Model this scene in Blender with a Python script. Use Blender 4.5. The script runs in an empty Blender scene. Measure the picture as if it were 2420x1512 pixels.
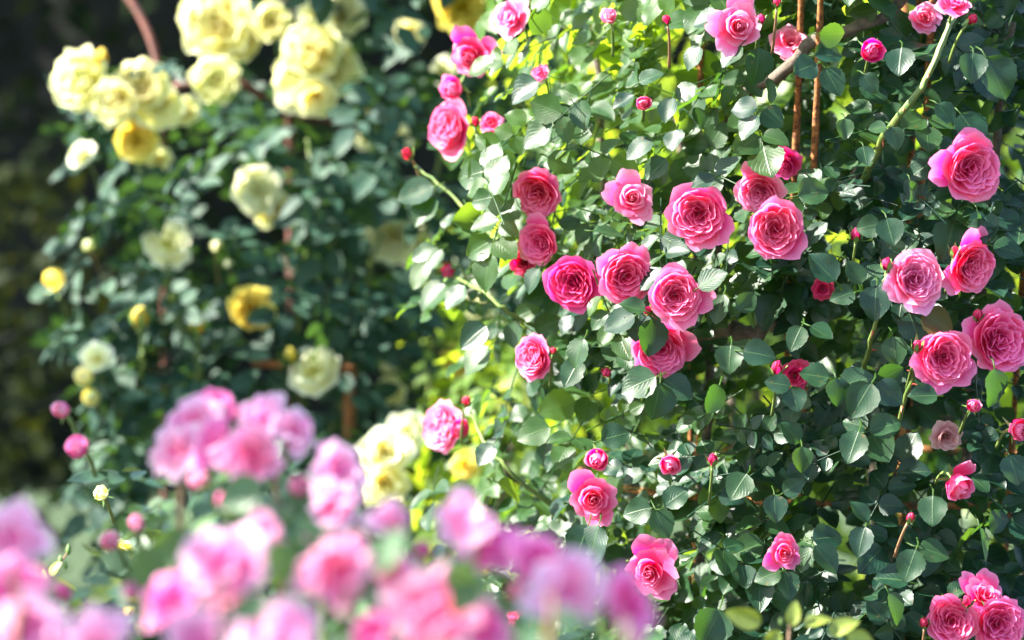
import bpy, math
import numpy as np
from mathutils import Vector, Matrix, noise as nz3

C = bpy.context.scene.collection
SC = bpy.context.scene
rng = np.random.default_rng(11)
R = math.radians

# ------------------------------------------------------------------ camera, sky, sun, exposure
CAM = np.array([0.0, 0.0, 1.35]); PITCH = R(-2.0); FOC = 85.0
cam = bpy.data.cameras.new('camera'); cam.lens = FOC; cam.sensor_width = 36
cam.clip_end = 400; cam.clip_start = 0.05
cam.dof.use_dof = True; cam.dof.focus_distance = 2.93; cam.dof.aperture_fstop = 3.0
co = bpy.data.objects.new('camera', cam); C.objects.link(co)
co.location = CAM; co.rotation_euler = (R(90) + PITCH, 0, 0)
SC.camera = co
SC.cycles.use_denoising = True
SC.cycles.max_bounces = 10; SC.cycles.diffuse_bounces = 5; SC.cycles.glossy_bounces = 3
SC.cycles.transmission_bounces = 6
SC.view_settings.view_transform = 'Standard'; SC.view_settings.look = 'None'
SC.view_settings.gamma = 1; SC.view_settings.exposure = 2.85
SUN = np.array([-0.72, -0.04, 0.66]); SUN /= np.linalg.norm(SUN)
w = bpy.data.worlds.new('World'); SC.world = w; w.use_nodes = True
nt = w.node_tree
sky = nt.nodes.new('ShaderNodeTexSky'); sky.sky_type = 'NISHITA'; sky.sun_disc = False
sky.sun_elevation = math.asin(SUN[2]); sky.sun_rotation = math.atan2(SUN[0], SUN[1])
nt.links.new(sky.outputs[0], nt.nodes['Background'].inputs[0])
nt.nodes['Background'].inputs[1].default_value = 0.09
sun = bpy.data.lights.new('sun', 'SUN'); sun.energy = 5.0; sun.angle = R(0.53); sun.color = (1, 0.94, 0.84)
so = bpy.data.objects.new('sun', sun); C.objects.link(so)
so.rotation_euler = Vector(SUN).to_track_quat('Z', 'Y').to_euler()

FWD = np.array([0, math.cos(PITCH), math.sin(PITCH)])
UP = np.array([0, -math.sin(PITCH), math.cos(PITCH)])
RIGHT = np.array([1.0, 0, 0])
KX = 18 / FOC

def at(x, y, d):
    """a point of the place d metres deep, seen at (x, y) of a 2420 x 1512 picture"""
    return CAM + d * (FWD + RIGHT * (x - 1210) / 1210 * KX + UP * (756 - y) / 1210 * KX)
def proj(p):
    q = np.asarray(p) - CAM; d = q @ FWD
    return 1210 + (q @ RIGHT) / d / KX * 1210, 756 - (q @ UP) / d / KX * 1210, d
def px(n, d):
    return n / 1210 * KX * d
def unit(v):
    v = np.asarray(v, float); return v / max(np.linalg.norm(v), 1e-9)

# ------------------------------------------------------------------ materials
def newmat(name):
    m = bpy.data.materials.new(name); m.use_nodes = True
    t = m.node_tree; t.nodes.clear()
    out = t.nodes.new('ShaderNodeOutputMaterial')
    return m, t, out
def N(t, kind, **kw):
    n = t.nodes.new(kind)
    for k, v in kw.items():
        if k in n.inputs.keys(): n.inputs[k].default_value = v
        else: setattr(n, k, v)
    return n
def ramp(t, stops):
    r = t.nodes.new('ShaderNodeValToRGB'); e = r.color_ramp.elements
    while len(e) < len(stops): e.new(0.5)
    for i, (p, c) in enumerate(stops):
        e[i].position = p; e[i].color = (*c, 1)
    return r

def petal_mat(name, base, mid, tip, trans=0.48, tsat=None, rough=0.5):
    m, t, out = newmat(name)
    uv = N(t, 'ShaderNodeUVMap', uv_map='UVMap'); sep = N(t, 'ShaderNodeSeparateXYZ')
    t.links.new(uv.outputs[0], sep.inputs[0])
    nz = N(t, 'ShaderNodeTexNoise', Scale=60.0, Detail=2.0)
    geo = N(t, 'ShaderNodeTexCoord'); t.links.new(geo.outputs['Object'], nz.inputs['Vector'])
    ad = N(t, 'ShaderNodeMath', operation='MULTIPLY_ADD'); ad.inputs[1].default_value = 0.28
    t.links.new(nz.outputs[0], ad.inputs[0]); t.links.new(sep.outputs[1], ad.inputs[2])
    sb = N(t, 'ShaderNodeMath', operation='SUBTRACT'); sb.inputs[1].default_value = 0.14
    t.links.new(ad.outputs[0], sb.inputs[0])
    r = ramp(t, [(0.15, base), (0.68, mid), (0.98, tip)])
    t.links.new(sb.outputs[0], r.inputs[0])
    mpc = N(t, 'ShaderNodeMapping'); mpc.inputs['Scale'].default_value = (22, 1.6, 1); t.links.new(uv.outputs[0], mpc.inputs[0])
    vc = N(t, 'ShaderNodeTexNoise', Scale=1.0, Detail=4.0); t.links.new(mpc.outputs[0], vc.inputs['Vector'])
    vr = ramp(t, [(0.3, (0.84, 0.70, 0.76)), (0.62, (1.03, 1.08, 1.06))]); t.links.new(vc.outputs[0], vr.inputs[0])
    vm = N(t, 'ShaderNodeMixRGB', blend_type='MULTIPLY'); vm.inputs[0].default_value = 0.6
    t.links.new(r.outputs[0], vm.inputs[1]); t.links.new(vr.outputs[0], vm.inputs[2])
    oi = N(t, 'ShaderNodeObjectInfo')
    hsv = N(t, 'ShaderNodeHueSaturation')
    mr = N(t, 'ShaderNodeMapRange'); mr.inputs[3].default_value = 0.488; mr.inputs[4].default_value = 0.512
    t.links.new(oi.outputs['Random'], mr.inputs[0]); t.links.new(mr.outputs[0], hsv.inputs['Hue'])
    t.links.new(vm.outputs[0], hsv.inputs['Color'])
    # fine lengthwise petal veins
    mp = N(t, 'ShaderNodeMapping'); mp.inputs['Scale'].default_value = (34, 2.5, 1)
    t.links.new(uv.outputs[0], mp.inputs[0])
    vn = N(t, 'ShaderNodeTexNoise', Scale=1.0, Detail=3.0); t.links.new(mp.outputs[0], vn.inputs['Vector'])
    bp = N(t, 'ShaderNodeBump', Strength=0.22, Distance=0.0012); t.links.new(vn.outputs[0], bp.inputs['Height'])
    p = N(t, 'ShaderNodeBsdfPrincipled', Roughness=rough)
    p.inputs['Specular IOR Level'].default_value = 0.25
    t.links.new(hsv.outputs[0], p.inputs['Base Color']); t.links.new(bp.outputs[0], p.inputs['Normal'])
    tr = N(t, 'ShaderNodeBsdfTranslucent')
    g = N(t, 'ShaderNodeHueSaturation', Saturation=1.1, Value=1.0)
    t.links.new(hsv.outputs[0], g.inputs['Color']); t.links.new(g.outputs[0], tr.inputs['Color'])
    mx = N(t, 'ShaderNodeMixShader'); mx.inputs[0].default_value = trans
    t.links.new(p.outputs[0], mx.inputs[1]); t.links.new(tr.outputs[0], mx.inputs[2])
    t.links.new(mx.outputs[0], out.inputs[0])
    return m

def leaf_mat(name, c0, c1, trc, trans=0.34, rough=0.36, spec=0.55, red=(0.070, 0.040, 0.018), tr1=None, tr_hi=None):
    m, t, out = newmat(name)
    uv = N(t, 'ShaderNodeUVMap', uv_map='UVMap'); sep = N(t, 'ShaderNodeSeparateXYZ')
    t.links.new(uv.outputs[0], sep.inputs[0])
    tint = N(t, 'ShaderNodeAttribute', attribute_name='tint')
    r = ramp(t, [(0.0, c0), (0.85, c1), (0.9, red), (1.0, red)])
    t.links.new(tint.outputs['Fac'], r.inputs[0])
    # midrib and side veins
    ab = N(t, 'ShaderNodeMath', operation='ABSOLUTE'); t.links.new(sep.outputs[0], ab.inputs[0])
    mid = N(t, 'ShaderNodeMapRange'); mid.inputs[1].default_value = 0.01; mid.inputs[2].default_value = 0.06
    mid.inputs[3].default_value = 1; mid.inputs[4].default_value = 0
    t.links.new(ab.outputs[0], mid.inputs[0])
    v1 = N(t, 'ShaderNodeMath', operation='MULTIPLY_ADD'); v1.inputs[1].default_value = -0.55
    t.links.new(ab.outputs[0], v1.inputs[0]); t.links.new(sep.outputs[1], v1.inputs[2])
    v2 = N(t, 'ShaderNodeMath', operation='MULTIPLY'); v2.inputs[1].default_value = 44.0; t.links.new(v1.outputs[0], v2.inputs[0])
    v3 = N(t, 'ShaderNodeMath', operation='SINE'); t.links.new(v2.outputs[0], v3.inputs[0])
    vein = N(t, 'ShaderNodeMapRange'); vein.inputs[1].default_value = 0.82; vein.inputs[2].default_value = 1.0
    vein.inputs[4].default_value = 0.35
    t.links.new(v3.outputs[0], vein.inputs[0])
    mxv = N(t, 'ShaderNodeMath', operation='MAXIMUM'); t.links.new(mid.outputs[0], mxv.inputs[0]); t.links.new(vein.outputs[0], mxv.inputs[1])
    f = N(t, 'ShaderNodeMath', operation='MULTIPLY'); f.inputs[1].default_value = 0.45; t.links.new(mxv.outputs[0], f.inputs[0])
    nz = N(t, 'ShaderNodeTexNoise', Scale=90.0, Detail=3.0); tc = N(t, 'ShaderNodeTexCoord')
    t.links.new(tc.outputs['Object'], nz.inputs['Vector'])
    mo = N(t, 'ShaderNodeMixRGB', blend_type='MULTIPLY'); mo.inputs[0].default_value = 0.7
    gr = ramp(t, [(0.3, (0.5, 0.55, 0.5)), (0.7, (1.15, 1.15, 1.05))]); t.links.new(nz.outputs[0], gr.inputs[0])
    t.links.new(r.outputs[0], mo.inputs[1]); t.links.new(gr.outputs[0], mo.inputs[2])
    mc = N(t, 'ShaderNodeMixRGB'); mc.inputs[2].default_value = (0.09, 0.17, 0.055, 1)
    t.links.new(f.outputs[0], mc.inputs[0]); t.links.new(mo.outputs[0], mc.inputs[1])
    bp = N(t, 'ShaderNodeBump', Strength=0.35, Distance=0.001, invert=True); t.links.new(mxv.outputs[0], bp.inputs['Height'])
    p = N(t, 'ShaderNodeBsdfPrincipled', Roughness=rough); p.inputs['Specular IOR Level'].default_value = spec
    rr = N(t, 'ShaderNodeMapRange'); rr.inputs[3].default_value = rough - 0.08; rr.inputs[4].default_value = rough + 0.12
    t.links.new(nz.outputs[0], rr.inputs[0]); t.links.new(rr.outputs[0], p.inputs['Roughness'])
    n2 = N(t, 'ShaderNodeTexNoise', Scale=150.0, Detail=2.0); t.links.new(tc.outputs['Object'], n2.inputs['Vector'])
    sp = N(t, 'ShaderNodeMapRange'); sp.inputs[1].default_value = 0.69; sp.inputs[2].default_value = 0.73; sp.inputs[4].default_value = 0.75
    t.links.new(n2.outputs[0], sp.inputs[0])
    ms = N(t, 'ShaderNodeMixRGB'); ms.inputs[2].default_value = (0.10, 0.065, 0.02, 1)
    t.links.new(sp.outputs[0], ms.inputs[0]); t.links.new(mc.outputs[0], ms.inputs[1])
    t.links.new(ms.outputs[0], p.inputs['Base Color']); t.links.new(bp.outputs[0], p.inputs['Normal'])
    tr = N(t, 'ShaderNodeBsdfTranslucent')
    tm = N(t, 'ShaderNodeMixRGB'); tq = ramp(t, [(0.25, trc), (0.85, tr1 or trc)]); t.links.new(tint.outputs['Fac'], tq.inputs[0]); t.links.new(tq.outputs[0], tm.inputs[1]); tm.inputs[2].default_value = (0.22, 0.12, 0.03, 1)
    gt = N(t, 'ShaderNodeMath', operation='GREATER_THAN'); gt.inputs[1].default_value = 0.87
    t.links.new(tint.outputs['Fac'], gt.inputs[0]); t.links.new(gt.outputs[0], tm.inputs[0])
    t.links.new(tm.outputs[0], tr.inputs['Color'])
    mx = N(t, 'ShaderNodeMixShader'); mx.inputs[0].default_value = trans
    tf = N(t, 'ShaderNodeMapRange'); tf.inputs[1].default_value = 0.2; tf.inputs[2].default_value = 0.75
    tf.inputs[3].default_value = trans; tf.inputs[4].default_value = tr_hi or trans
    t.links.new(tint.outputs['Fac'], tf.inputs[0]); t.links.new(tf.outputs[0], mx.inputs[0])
    t.links.new(p.outputs[0], mx.inputs[1]); t.links.new(tr.outputs[0], mx.inputs[2]); t.links.new(mx.outputs[0], out.inputs[0])
    return m

def rough_mat(name, a, b, scale=30.0, rough=0.85, bump=0.5, dist=0.003, metal=0.0):
    m, t, out = newmat(name)
    tc = N(t, 'ShaderNodeTexCoord'); nz = N(t, 'ShaderNodeTexNoise', Scale=scale, Detail=6.0, Roughness=0.65)
    t.links.new(tc.outputs['Object'], nz.inputs['Vector'])
    r = ramp(t, [(0.35, a), (0.68, b)]); t.links.new(nz.outputs[0], r.inputs[0])
    p = N(t, 'ShaderNodeBsdfPrincipled', Roughness=rough, Metallic=metal)
    bp = N(t, 'ShaderNodeBump', Strength=bump, Distance=dist); t.links.new(nz.outputs[0], bp.inputs['Height'])
    t.links.new(r.outputs[0], p.inputs['Base Color']); t.links.new(bp.outputs[0], p.inputs['Normal'])
    t.links.new(p.outputs[0], out.inputs[0])
    return m

M = {}
M['pink'] = petal_mat('rose_pink', (0.91, 0.055, 0.22), (0.93, 0.115, 0.33), (0.94, 0.30, 0.52))
M['pink_deep'] = petal_mat('rose_deep_pink', (0.74, 0.016, 0.15), (0.84, 0.055, 0.28), (0.88, 0.16, 0.42))
M['pink_pale'] = petal_mat('rose_pale_pink', (0.91, 0.08, 0.26), (0.93, 0.20, 0.42), (0.94, 0.42, 0.61))
M['pink_faded'] = petal_mat('rose_faded', (0.55, 0.20, 0.22), (0.66, 0.33, 0.36), (0.70, 0.45, 0.45))
M['bud_red'] = petal_mat('rose_bud_red', (0.55, 0.02, 0.07), (0.68, 0.035, 0.12), (0.78, 0.09, 0.20))
M['yellow'] = petal_mat('rose_lemon', (0.90, 0.75, 0.12), (0.92, 0.89, 0.34), (0.93, 0.935, 0.60))
M['cream'] = petal_mat('rose_cream', (0.90, 0.80, 0.16), (0.92, 0.93, 0.54), (0.93, 0.95, 0.78))
M['gold'] = petal_mat('rose_gold', (0.92, 0.66, 0.05), (0.93, 0.76, 0.08), (0.93, 0.84, 0.28))
M['lilac'] = petal_mat('rose_lilac', (0.86, 0.17, 0.43), (0.87, 0.40, 0.62), (0.87, 0.62, 0.77))
M['hot'] = petal_mat('rose_hot_pink', (0.86, 0.045, 0.32), (0.87, 0.17, 0.47), (0.87, 0.38, 0.64))
M['rosy'] = petal_mat('rose_rosy', (0.86, 0.11, 0.31), (0.88, 0.28, 0.48), (0.88, 0.50, 0.66))
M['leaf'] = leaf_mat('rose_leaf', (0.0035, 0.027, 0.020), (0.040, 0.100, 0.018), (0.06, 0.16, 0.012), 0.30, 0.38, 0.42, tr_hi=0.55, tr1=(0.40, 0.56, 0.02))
M['leaf_far'] = leaf_mat('rose_leaf_blue_green', (0.010, 0.040, 0.034), (0.024, 0.068, 0.042), (0.08, 0.18, 0.02), 0.18, 0.58, 0.28)
M['leaf_near'] = leaf_mat('rose_leaf_near', (0.035, 0.105, 0.065), (0.08, 0.15, 0.05), (0.22, 0.34, 0.03), 0.25)
M['leaf_young'] = leaf_mat('rose_leaf_young', (0.16, 0.24, 0.04), (0.26, 0.30, 0.05), (0.45, 0.50, 0.04), 0.3)
M['leaf_shrub'] = leaf_mat('shrub_leaf', (0.07, 0.14, 0.02), (0.12, 0.21, 0.03), (0.48, 0.62, 0.03), 0.48)
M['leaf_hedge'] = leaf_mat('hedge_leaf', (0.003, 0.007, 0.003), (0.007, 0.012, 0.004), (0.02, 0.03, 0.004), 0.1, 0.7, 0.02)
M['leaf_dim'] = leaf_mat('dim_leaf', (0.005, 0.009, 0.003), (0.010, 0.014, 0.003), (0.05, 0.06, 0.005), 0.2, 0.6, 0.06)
M['sepal'] = rough_mat('sepal_green', (0.08, 0.17, 0.035), (0.15, 0.25, 0.05), 120, 0.55, 0.2)
M['stem'] = rough_mat('stem_green', (0.055, 0.11, 0.02), (0.14, 0.18, 0.04), 70, 0.5, 0.2)
M['stem_red'] = rough_mat('stem_reddish', (0.18, 0.09, 0.05), (0.28, 0.16, 0.08), 70, 0.5, 0.2)
M['thorn'] = rough_mat('thorn_red', (0.30, 0.05, 0.03), (0.42, 0.12, 0.06), 90, 0.5, 0.1)
M['bark'] = rough_mat('old_bark', (0.05, 0.038, 0.03), (0.15, 0.115, 0.09), 45, 0.9, 0.9, 0.006)
M['rust'] = rough_mat('rusty_iron', (0.07, 0.026, 0.012), (0.46, 0.17, 0.045), 130, 0.9, 1.0, 0.004)
M['rust_dark'] = rough_mat('brown_iron', (0.055, 0.016, 0.012), (0.14, 0.042, 0.028), 40, 0.7, 0.4, 0.002)
M['lawn'] = rough_mat('lawn', (0.008, 0.024, 0.005), (0.018, 0.046, 0.009), 9, 0.95, 0.8, 0.02)
M['soil'] = rough_mat('soil', (0.03, 0.022, 0.015), (0.08, 0.058, 0.04), 25, 0.95, 0.9, 0.02)
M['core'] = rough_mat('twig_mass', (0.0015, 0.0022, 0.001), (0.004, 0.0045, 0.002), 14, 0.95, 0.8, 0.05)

# ------------------------------------------------------------------ mesh building
class MB:
    def __init__(s): s.v = []; s.f = []; s.uv = []; s.t = []; s.n = 0
    def grid(s, P, U, V, tint=0.3):
        """P: (a, b, 3) points of a sheet"""
        a, b = P.shape[:2]
        s.v.append(P.reshape(-1, 3))
        i = np.arange(a * b).reshape(a, b) + s.n
        s.f.append(np.stack([i[:-1, :-1], i[1:, :-1], i[1:, 1:], i[:-1, 1:]], -1).reshape(-1, 4))
        s.uv.append(np.stack([U, V], -1).reshape(-1, 2)); s.t.append(np.full(a * b, tint)); s.n += a * b
    def tube(s, pts, rad, k=6, tint=0.3, cap=True):
        pts = np.asarray(pts, float); n = len(pts)
        rad = np.broadcast_to(np.asarray(rad, float), (n,)).copy()
        d = np.gradient(pts, axis=0); d /= np.linalg.norm(d, axis=1)[:, None] + 1e-12
        ref = np.array([0.31, 0.17, 0.93]) if abs(d[0] @ [0.31, 0.17, 0.93]) < 0.9 else np.array([1.0, 0, 0])
        if cap:
            pts = np.vstack([pts[:1], pts, pts[-1:]]); d = np.vstack([d[:1], d, d[-1:]]); rad = np.concatenate([[1e-5], rad, [1e-5]]); n += 2
        e1 = np.cross(d, ref); e1 /= np.linalg.norm(e1, axis=1)[:, None] + 1e-12; e2 = np.cross(d, e1)
        a = np.linspace(0, 2 * np.pi, k + 1)
        P = pts[:, None] + rad[:, None, None] * (np.cos(a)[None, :, None] * e1[:, None] + np.sin(a)[None, :, None] * e2[:, None])
        U, V = np.meshgrid(a / 6.28, np.linspace(0, 1, n))
        s.grid(P, U * 0 + 0.5, V, tint)
    def build(s, name, mat, parent=None, smooth=True):
        me = bpy.data.meshes.new(name)
        v = np.concatenate(s.v).astype(np.float32); f = np.concatenate(s.f).astype(np.int32)
        uv = np.concatenate(s.uv).astype(np.float32); t = np.concatenate(s.t).astype(np.float32)
        me.vertices.add(len(v)); me.vertices.foreach_set('co', v.ravel())
        me.loops.add(f.size); me.loops.foreach_set('vertex_index', f.ravel())
        me.polygons.add(len(f)); me.polygons.foreach_set('loop_start', np.arange(0, f.size, 4, dtype=np.int32))
        me.polygons.foreach_set('use_smooth', np.full(len(f), smooth))
        u = me.uv_layers.new(name='UVMap'); u.data.foreach_set('uv', uv[f.ravel()].ravel())
        a = me.attributes.new('tint', 'FLOAT', 'POINT'); a.data.foreach_set('value', t)
        me.materials.append(mat); me.update(); me.validate()
        o = bpy.data.objects.new(name, me); C.objects.link(o)
        if parent is not None: o.parent = parent
        return o

def thing(name, label, cat, loc=(0, 0, 0), mat=None, group=None):
    o = bpy.data.objects.new(name, None); C.objects.link(o)
    o.empty_display_size = 0.03
    if mat is not None: o.matrix_world = mat
    else: o.location = loc
    o['label'] = label; o['category'] = cat
    if group: o['group'] = group
    return o
def struct(o): o['kind'] = 'structure'; return o

# ------------------------------------------------------------------ leaves
def leaf_sheet(L, W, fold, curl, wave, ph, nu=4, nv=11, tooth=.035):
    """one leaflet in its own frame: +x across, +y to the tip, +z its upper face"""
    u = np.linspace(-1, 1, nu + 1); v = np.linspace(0, 1, nv + 1)
    V, U = np.meshgrid(v, u, indexing='ij')
    wd = np.sin(np.pi * np.clip(V, 0.0, 1) ** 0.80) ** 0.72 * (1 - 0.12 * V)
    wd = np.maximum(wd, 0.012) * (1 + tooth * np.where((np.arange(nv + 1) % 2)[:, None] > 0, 1, -1) * (np.abs(U) > .9))
    x = U * W * wd * 0.5
    y = L * V
    z = fold * np.abs(U) ** 1.4 * W * wd * 0.5 - curl * L * V ** 2 + wave * L * np.sin(V * 9 + ph + U * 1.3) * np.abs(U)
    return np.stack([x, y, z], -1), U, V
LEAFS = [leaf_sheet(1, rng.uniform(0.78, 0.98), rng.uniform(0.1, 0.6), rng.uniform(-0.04, 0.32), rng.uniform(0.005, 0.035), rng.uniform(0, 6)) for _ in range(10)]
LEAFS_LO = [leaf_sheet(1, rng.uniform(0.55, 0.75), rng.uniform(0.1, 0.45), rng.uniform(0, 0.25), 0.01, 1, 2, 4, 0) for _ in range(6)]

def add_leaf(mb, p, d, n, L, tint=None, lo=False, wide=1.0, k=None):
    d = unit(d); n = unit(n - d * (n @ d)); x = np.cross(d, n)
    src = LEAFS_LO if lo else LEAFS
    P, U, V = src[rng.integers(len(src)) if k is None else k]
    Q = P * np.array([L * wide, L, L])
    mb.grid(Q @ np.stack([x, d, n]) + p, U, V, rng.uniform(0, 0.85) if tint is None else tint)

def add_spray(mb, p, d, n, size, lo=False, tint=None, pairs=None):
    """a compound rose leaf: a stalk with a leaflet at its end and two or three pairs along it; p is its middle"""
    d = unit(d); n = unit(n - d * (n @ d)); x = np.cross(d, n)
    pairs = rng.integers(1, 4) if pairs is None else pairs
    ln = size * (0.75 + 0.62 * pairs)
    b = p - d * ln * 0.6
    sag = rng.uniform(0.0, 0.25)
    f = lambda s: b + d * ln * s - n * sag * ln * s * s
    t0 = rng.uniform(0, 0.8) if tint is None else tint
    if not lo: mb.tube([f(0), f(0.5), f(1)], [0.0011, 0.0010, 0.0007], 4, t0, False)
    rt = lambda: rng.uniform(-0.35, 0.35, 3)
    add_leaf(mb, f(1), d + rt() * 0.4, n + rt(), size * rng.uniform(0.95, 1.15), np.clip(t0 + rng.uniform(-.1, .1), 0, .85), lo)
    for j in range(pairs):
        s = 0.95 - (j + 0.35) * 0.72 / max(pairs, 1) * 0.9
        for sd in (-1, 1):
            add_leaf(mb, f(s) + x * sd * 0.002, d * 0.55 + x * sd + rt() * 0.4, n + rt() * 1.1, size * rng.uniform(0.72, 1.0) * (1 - 0.1 * j), np.clip(t0 + rng.uniform(-.15, .15), 0, .85), lo)

# ------------------------------------------------------------------ petals and roses
def petal(mb, r, az, rb, rt, z0, h, W, rc, flare=0.0, curl=0.0, twist=0.0, ruf=0.02, p=0.7, q=1.2, notch=0.05, nu=8, nv=7, sq=0.28):
    u = np.linspace(-1, 1, nu + 1); v = np.linspace(0, 1, nv + 1)
    V, U = np.meshgrid(v, u, indexing='ij')
    ph, ph2, fr = r.uniform(0, 6.28), r.uniform(0, 6.28), r.uniform(3.0, 6.0)
    s = V * (1 - sq * np.abs(U) ** 3 - notch * np.exp(-(U / 0.2) ** 2) + 0.025 * np.sin(U * fr * 1.7 + ph))
    rho = rb + (rt - rb) * s ** p; z = z0 + h * s ** q
    t = np.clip((s - 0.5) / 0.5, 0, None)
    rho = rho + flare * t ** 2; z = z - curl * t ** 2
    x = U * W * (0.2 + 0.8 * np.sin(np.clip(s / 0.62, 0, 1) * np.pi / 2))
    a = x / rc
    dr = -rc * (1 - np.cos(a)); dl = rc * np.sin(a)
    dr = dr + ruf * np.sin(U * fr + ph) * s ** 2
    z = z + ruf * 0.8 * np.sin(U * fr * 1.3 + ph2) * s ** 2
    ct, st = math.cos(twist), math.sin(twist)
    X = rho + dr * ct - dl * st; Y = dr * st + dl * ct
    ca, sa = math.cos(az), math.sin(az)
    mb.grid(np.stack([X * ca - Y * sa, X * sa + Y * ca, z], -1), U, V, 0.3)

GA = 2.39996
def heart_full(r, n=32, dens=1.0, top=0.56):
    mb = MB(); ph = r.uniform(0, 6.28); nq = r.choice([4, 5])
    for k in range(int(n * dens)):
        f = math.sqrt((k + 0.6) / (n * dens)); rad = 0.74 * f
        az = k * GA + r.uniform(-.3, .3)
        tw = 0.75 * math.sin(nq * az / 1.0 + ph) * (1 - 0.5 * f) + r.uniform(-.25, .25)
        petal(mb, r, az, 0.03, rad, 0.02, top - 0.10 * (1 - f) + r.uniform(-.05, .05), 0.20 + 0.30 * f, 0.13 + 0.46 * f,
              flare=-0.05 + 0.07 * f * r.uniform(0.3, 1.3), curl=0.02, twist=tw, ruf=0.026 + 0.02 * r.random(), p=1.1 - 0.5 * f, q=1.0 + 0.4 * f, notch=r.uniform(0, .08), nu=8, nv=6)
    return mb
def heart_half(r, n=13):
    mb = MB()
    for k in range(n):
        f = (k + 0.5) / n
        petal(mb, r, k * GA + r.uniform(-.2, .2), 0.03, 0.05 + 0.40 * f, 0.0, 0.80 - 0.10 * f + r.uniform(-.03, .03), 0.16 + 0.36 * f, 0.09 + 0.36 * f,
              flare=-0.06 + 0.11 * f, curl=0.02 * f, twist=r.uniform(-.35, .35), ruf=0.02, p=0.75, q=1.1, notch=r.uniform(0, .06))
    return mb
def heart_cup(r, n=9):
    mb = MB()
    for k in range(n):
        f = (k + 0.5) / n
        petal(mb, r, k * GA + r.uniform(-.2, .2), 0.04, 0.20 + 0.42 * f, 0.0, 1.05 - 0.08 * f + r.uniform(-.04, .04), 0.26 + 0.40 * f, 0.16 + 0.42 * f,
              flare=-0.22 - 0.10 * f, curl=0.0, twist=r.uniform(-.25, .25), ruf=0.015, p=0.55, q=1.15, notch=0.03)
    return mb
def heart_stamen(r, n=7):
    mb = MB()
    for k in range(n):
        f = (k + 0.5) / n
        petal(mb, r, k * GA + r.uniform(-.3, .3), 0.03, 0.12 + 0.45 * f, 0.0, 0.55 + r.uniform(-.08, .08), 0.25 + 0.25 * f, 0.2 + 0.3 * f, flare=0.02, twist=r.uniform(-.4, .4), ruf=0.04)
    return mb
def heart_ragged(r, n=5):
    mb = MB()
    for k in range(n):
        f = (k + 0.5) / n
        petal(mb, r, k * GA + r.uniform(-.5, .5), 0.03, 0.3 + 0.35 * f, 0.08, 0.34 + r.uniform(-.15, .1), 0.3, 0.5, flare=r.uniform(-.1, .1), twist=r.uniform(-.5, .5), ruf=0.06)
    return mb
def outer(r, kind, fam='pink'):
    """the outer petals of a bloom, one mesh each"""
    out = []
    def one(*a, **k):
        mb = MB(); petal(mb, r, *a, **k); out.append(mb)
    o = r.uniform(0, 6.28)
    if kind == 'full':
        rf = 2.2 if fam == 'yellow' else 1.0
        for k in range(7):
            az = o + k * 6.283 / 7 + r.uniform(-.2, .2)
            one(az, 0.05, 0.80 + r.uniform(-.03, .05), -0.02, 0.58 + r.uniform(-.07, .05), 0.60, 0.84, flare=r.uniform(-.04, .06), curl=r.uniform(0, .05), ruf=0.025 * rf, p=0.5, q=1.5, notch=r.uniform(.0, .08), sq=.16)
        for k in range(6):
            az = o + 0.45 + k * 6.283 / 6 + r.uniform(-.25, .25)
            one(az, 0.05, 0.88 + r.uniform(-.05, .10), -0.06, 0.46 + r.uniform(-.10, .06), 0.62, 1.0, flare=r.uniform(.02, .18), curl=r.uniform(.03, .22), ruf=0.035 * rf, p=0.55, q=1.4, notch=r.uniform(.02, .10), sq=.16)
    elif kind == 'half':
        for k in range(4):
            one(o + k * 1.571 + r.uniform(-.25, .25), 0.05, 0.52 + r.uniform(-.03, .05), -0.02, 0.72 + r.uniform(-.05, .05), 0.52, 0.5, flare=r.uniform(.02, .12), curl=.03, ruf=0.02, p=0.55, q=1.3)
        for k in range(5):
            one(o + 0.5 + k * 1.2566 + r.uniform(-.3, .3), 0.05, 0.80 + r.uniform(-.1, .12), -0.06, 0.40 + r.uniform(-.15, .1), 0.60, 1.0, flare=r.uniform(.05, .28), curl=r.uniform(.05, .3), ruf=0.035, p=0.62, q=1.3, notch=.06, sq=.18)
    elif kind == 'cup':
        for k in range(4):
            one(o + k * 1.571 + r.uniform(-.3, .3), 0.05, 0.66 + r.uniform(-.03, .05), -0.03, 0.92 + r.uniform(-.12, .05), 0.62, 0.66, flare=r.uniform(-.15, .12), curl=r.uniform(0, .1), ruf=0.02, p=0.5, q=1.3)
    elif kind == 'loose':
        for k in range(6):
            one(o + k * 1.047 + r.uniform(-.3, .3), 0.05, 0.60 + r.uniform(-.1, .1), 0.0, 0.60 + r.uniform(-.2, .12), 0.48, 0.6, flare=r.uniform(-.05, .2), curl=r.uniform(0, .15), ruf=0.05, p=0.65, q=1.2)
        for k in range(6):
            one(o + 0.5 + k * 1.047 + r.uniform(-.3, .3), 0.05, 0.92 + r.uniform(-.15, .12), -0.05, 0.32 + r.uniform(-.2, .15), 0.64, 1.1, flare=r.uniform(.0, .25), curl=r.uniform(0, .25), ruf=0.06, p=0.7, q=1.2, sq=.2)
    elif kind == 'ragged':
        for k in range(9):
            up = r.random()
            one(o + k * GA + r.uniform(-.3, .3), 0.05, 0.60 + .5 * (1 - up) + r.uniform(-.15, .2), 0.0, 0.10 + .45 * up, r.uniform(.4, .62), 0.9, flare=r.uniform(-.1, .3), curl=r.uniform(0, .3), twist=r.uniform(-.4, .4), ruf=0.09, p=0.7, q=1.2, sq=.2)
    return out
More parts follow.
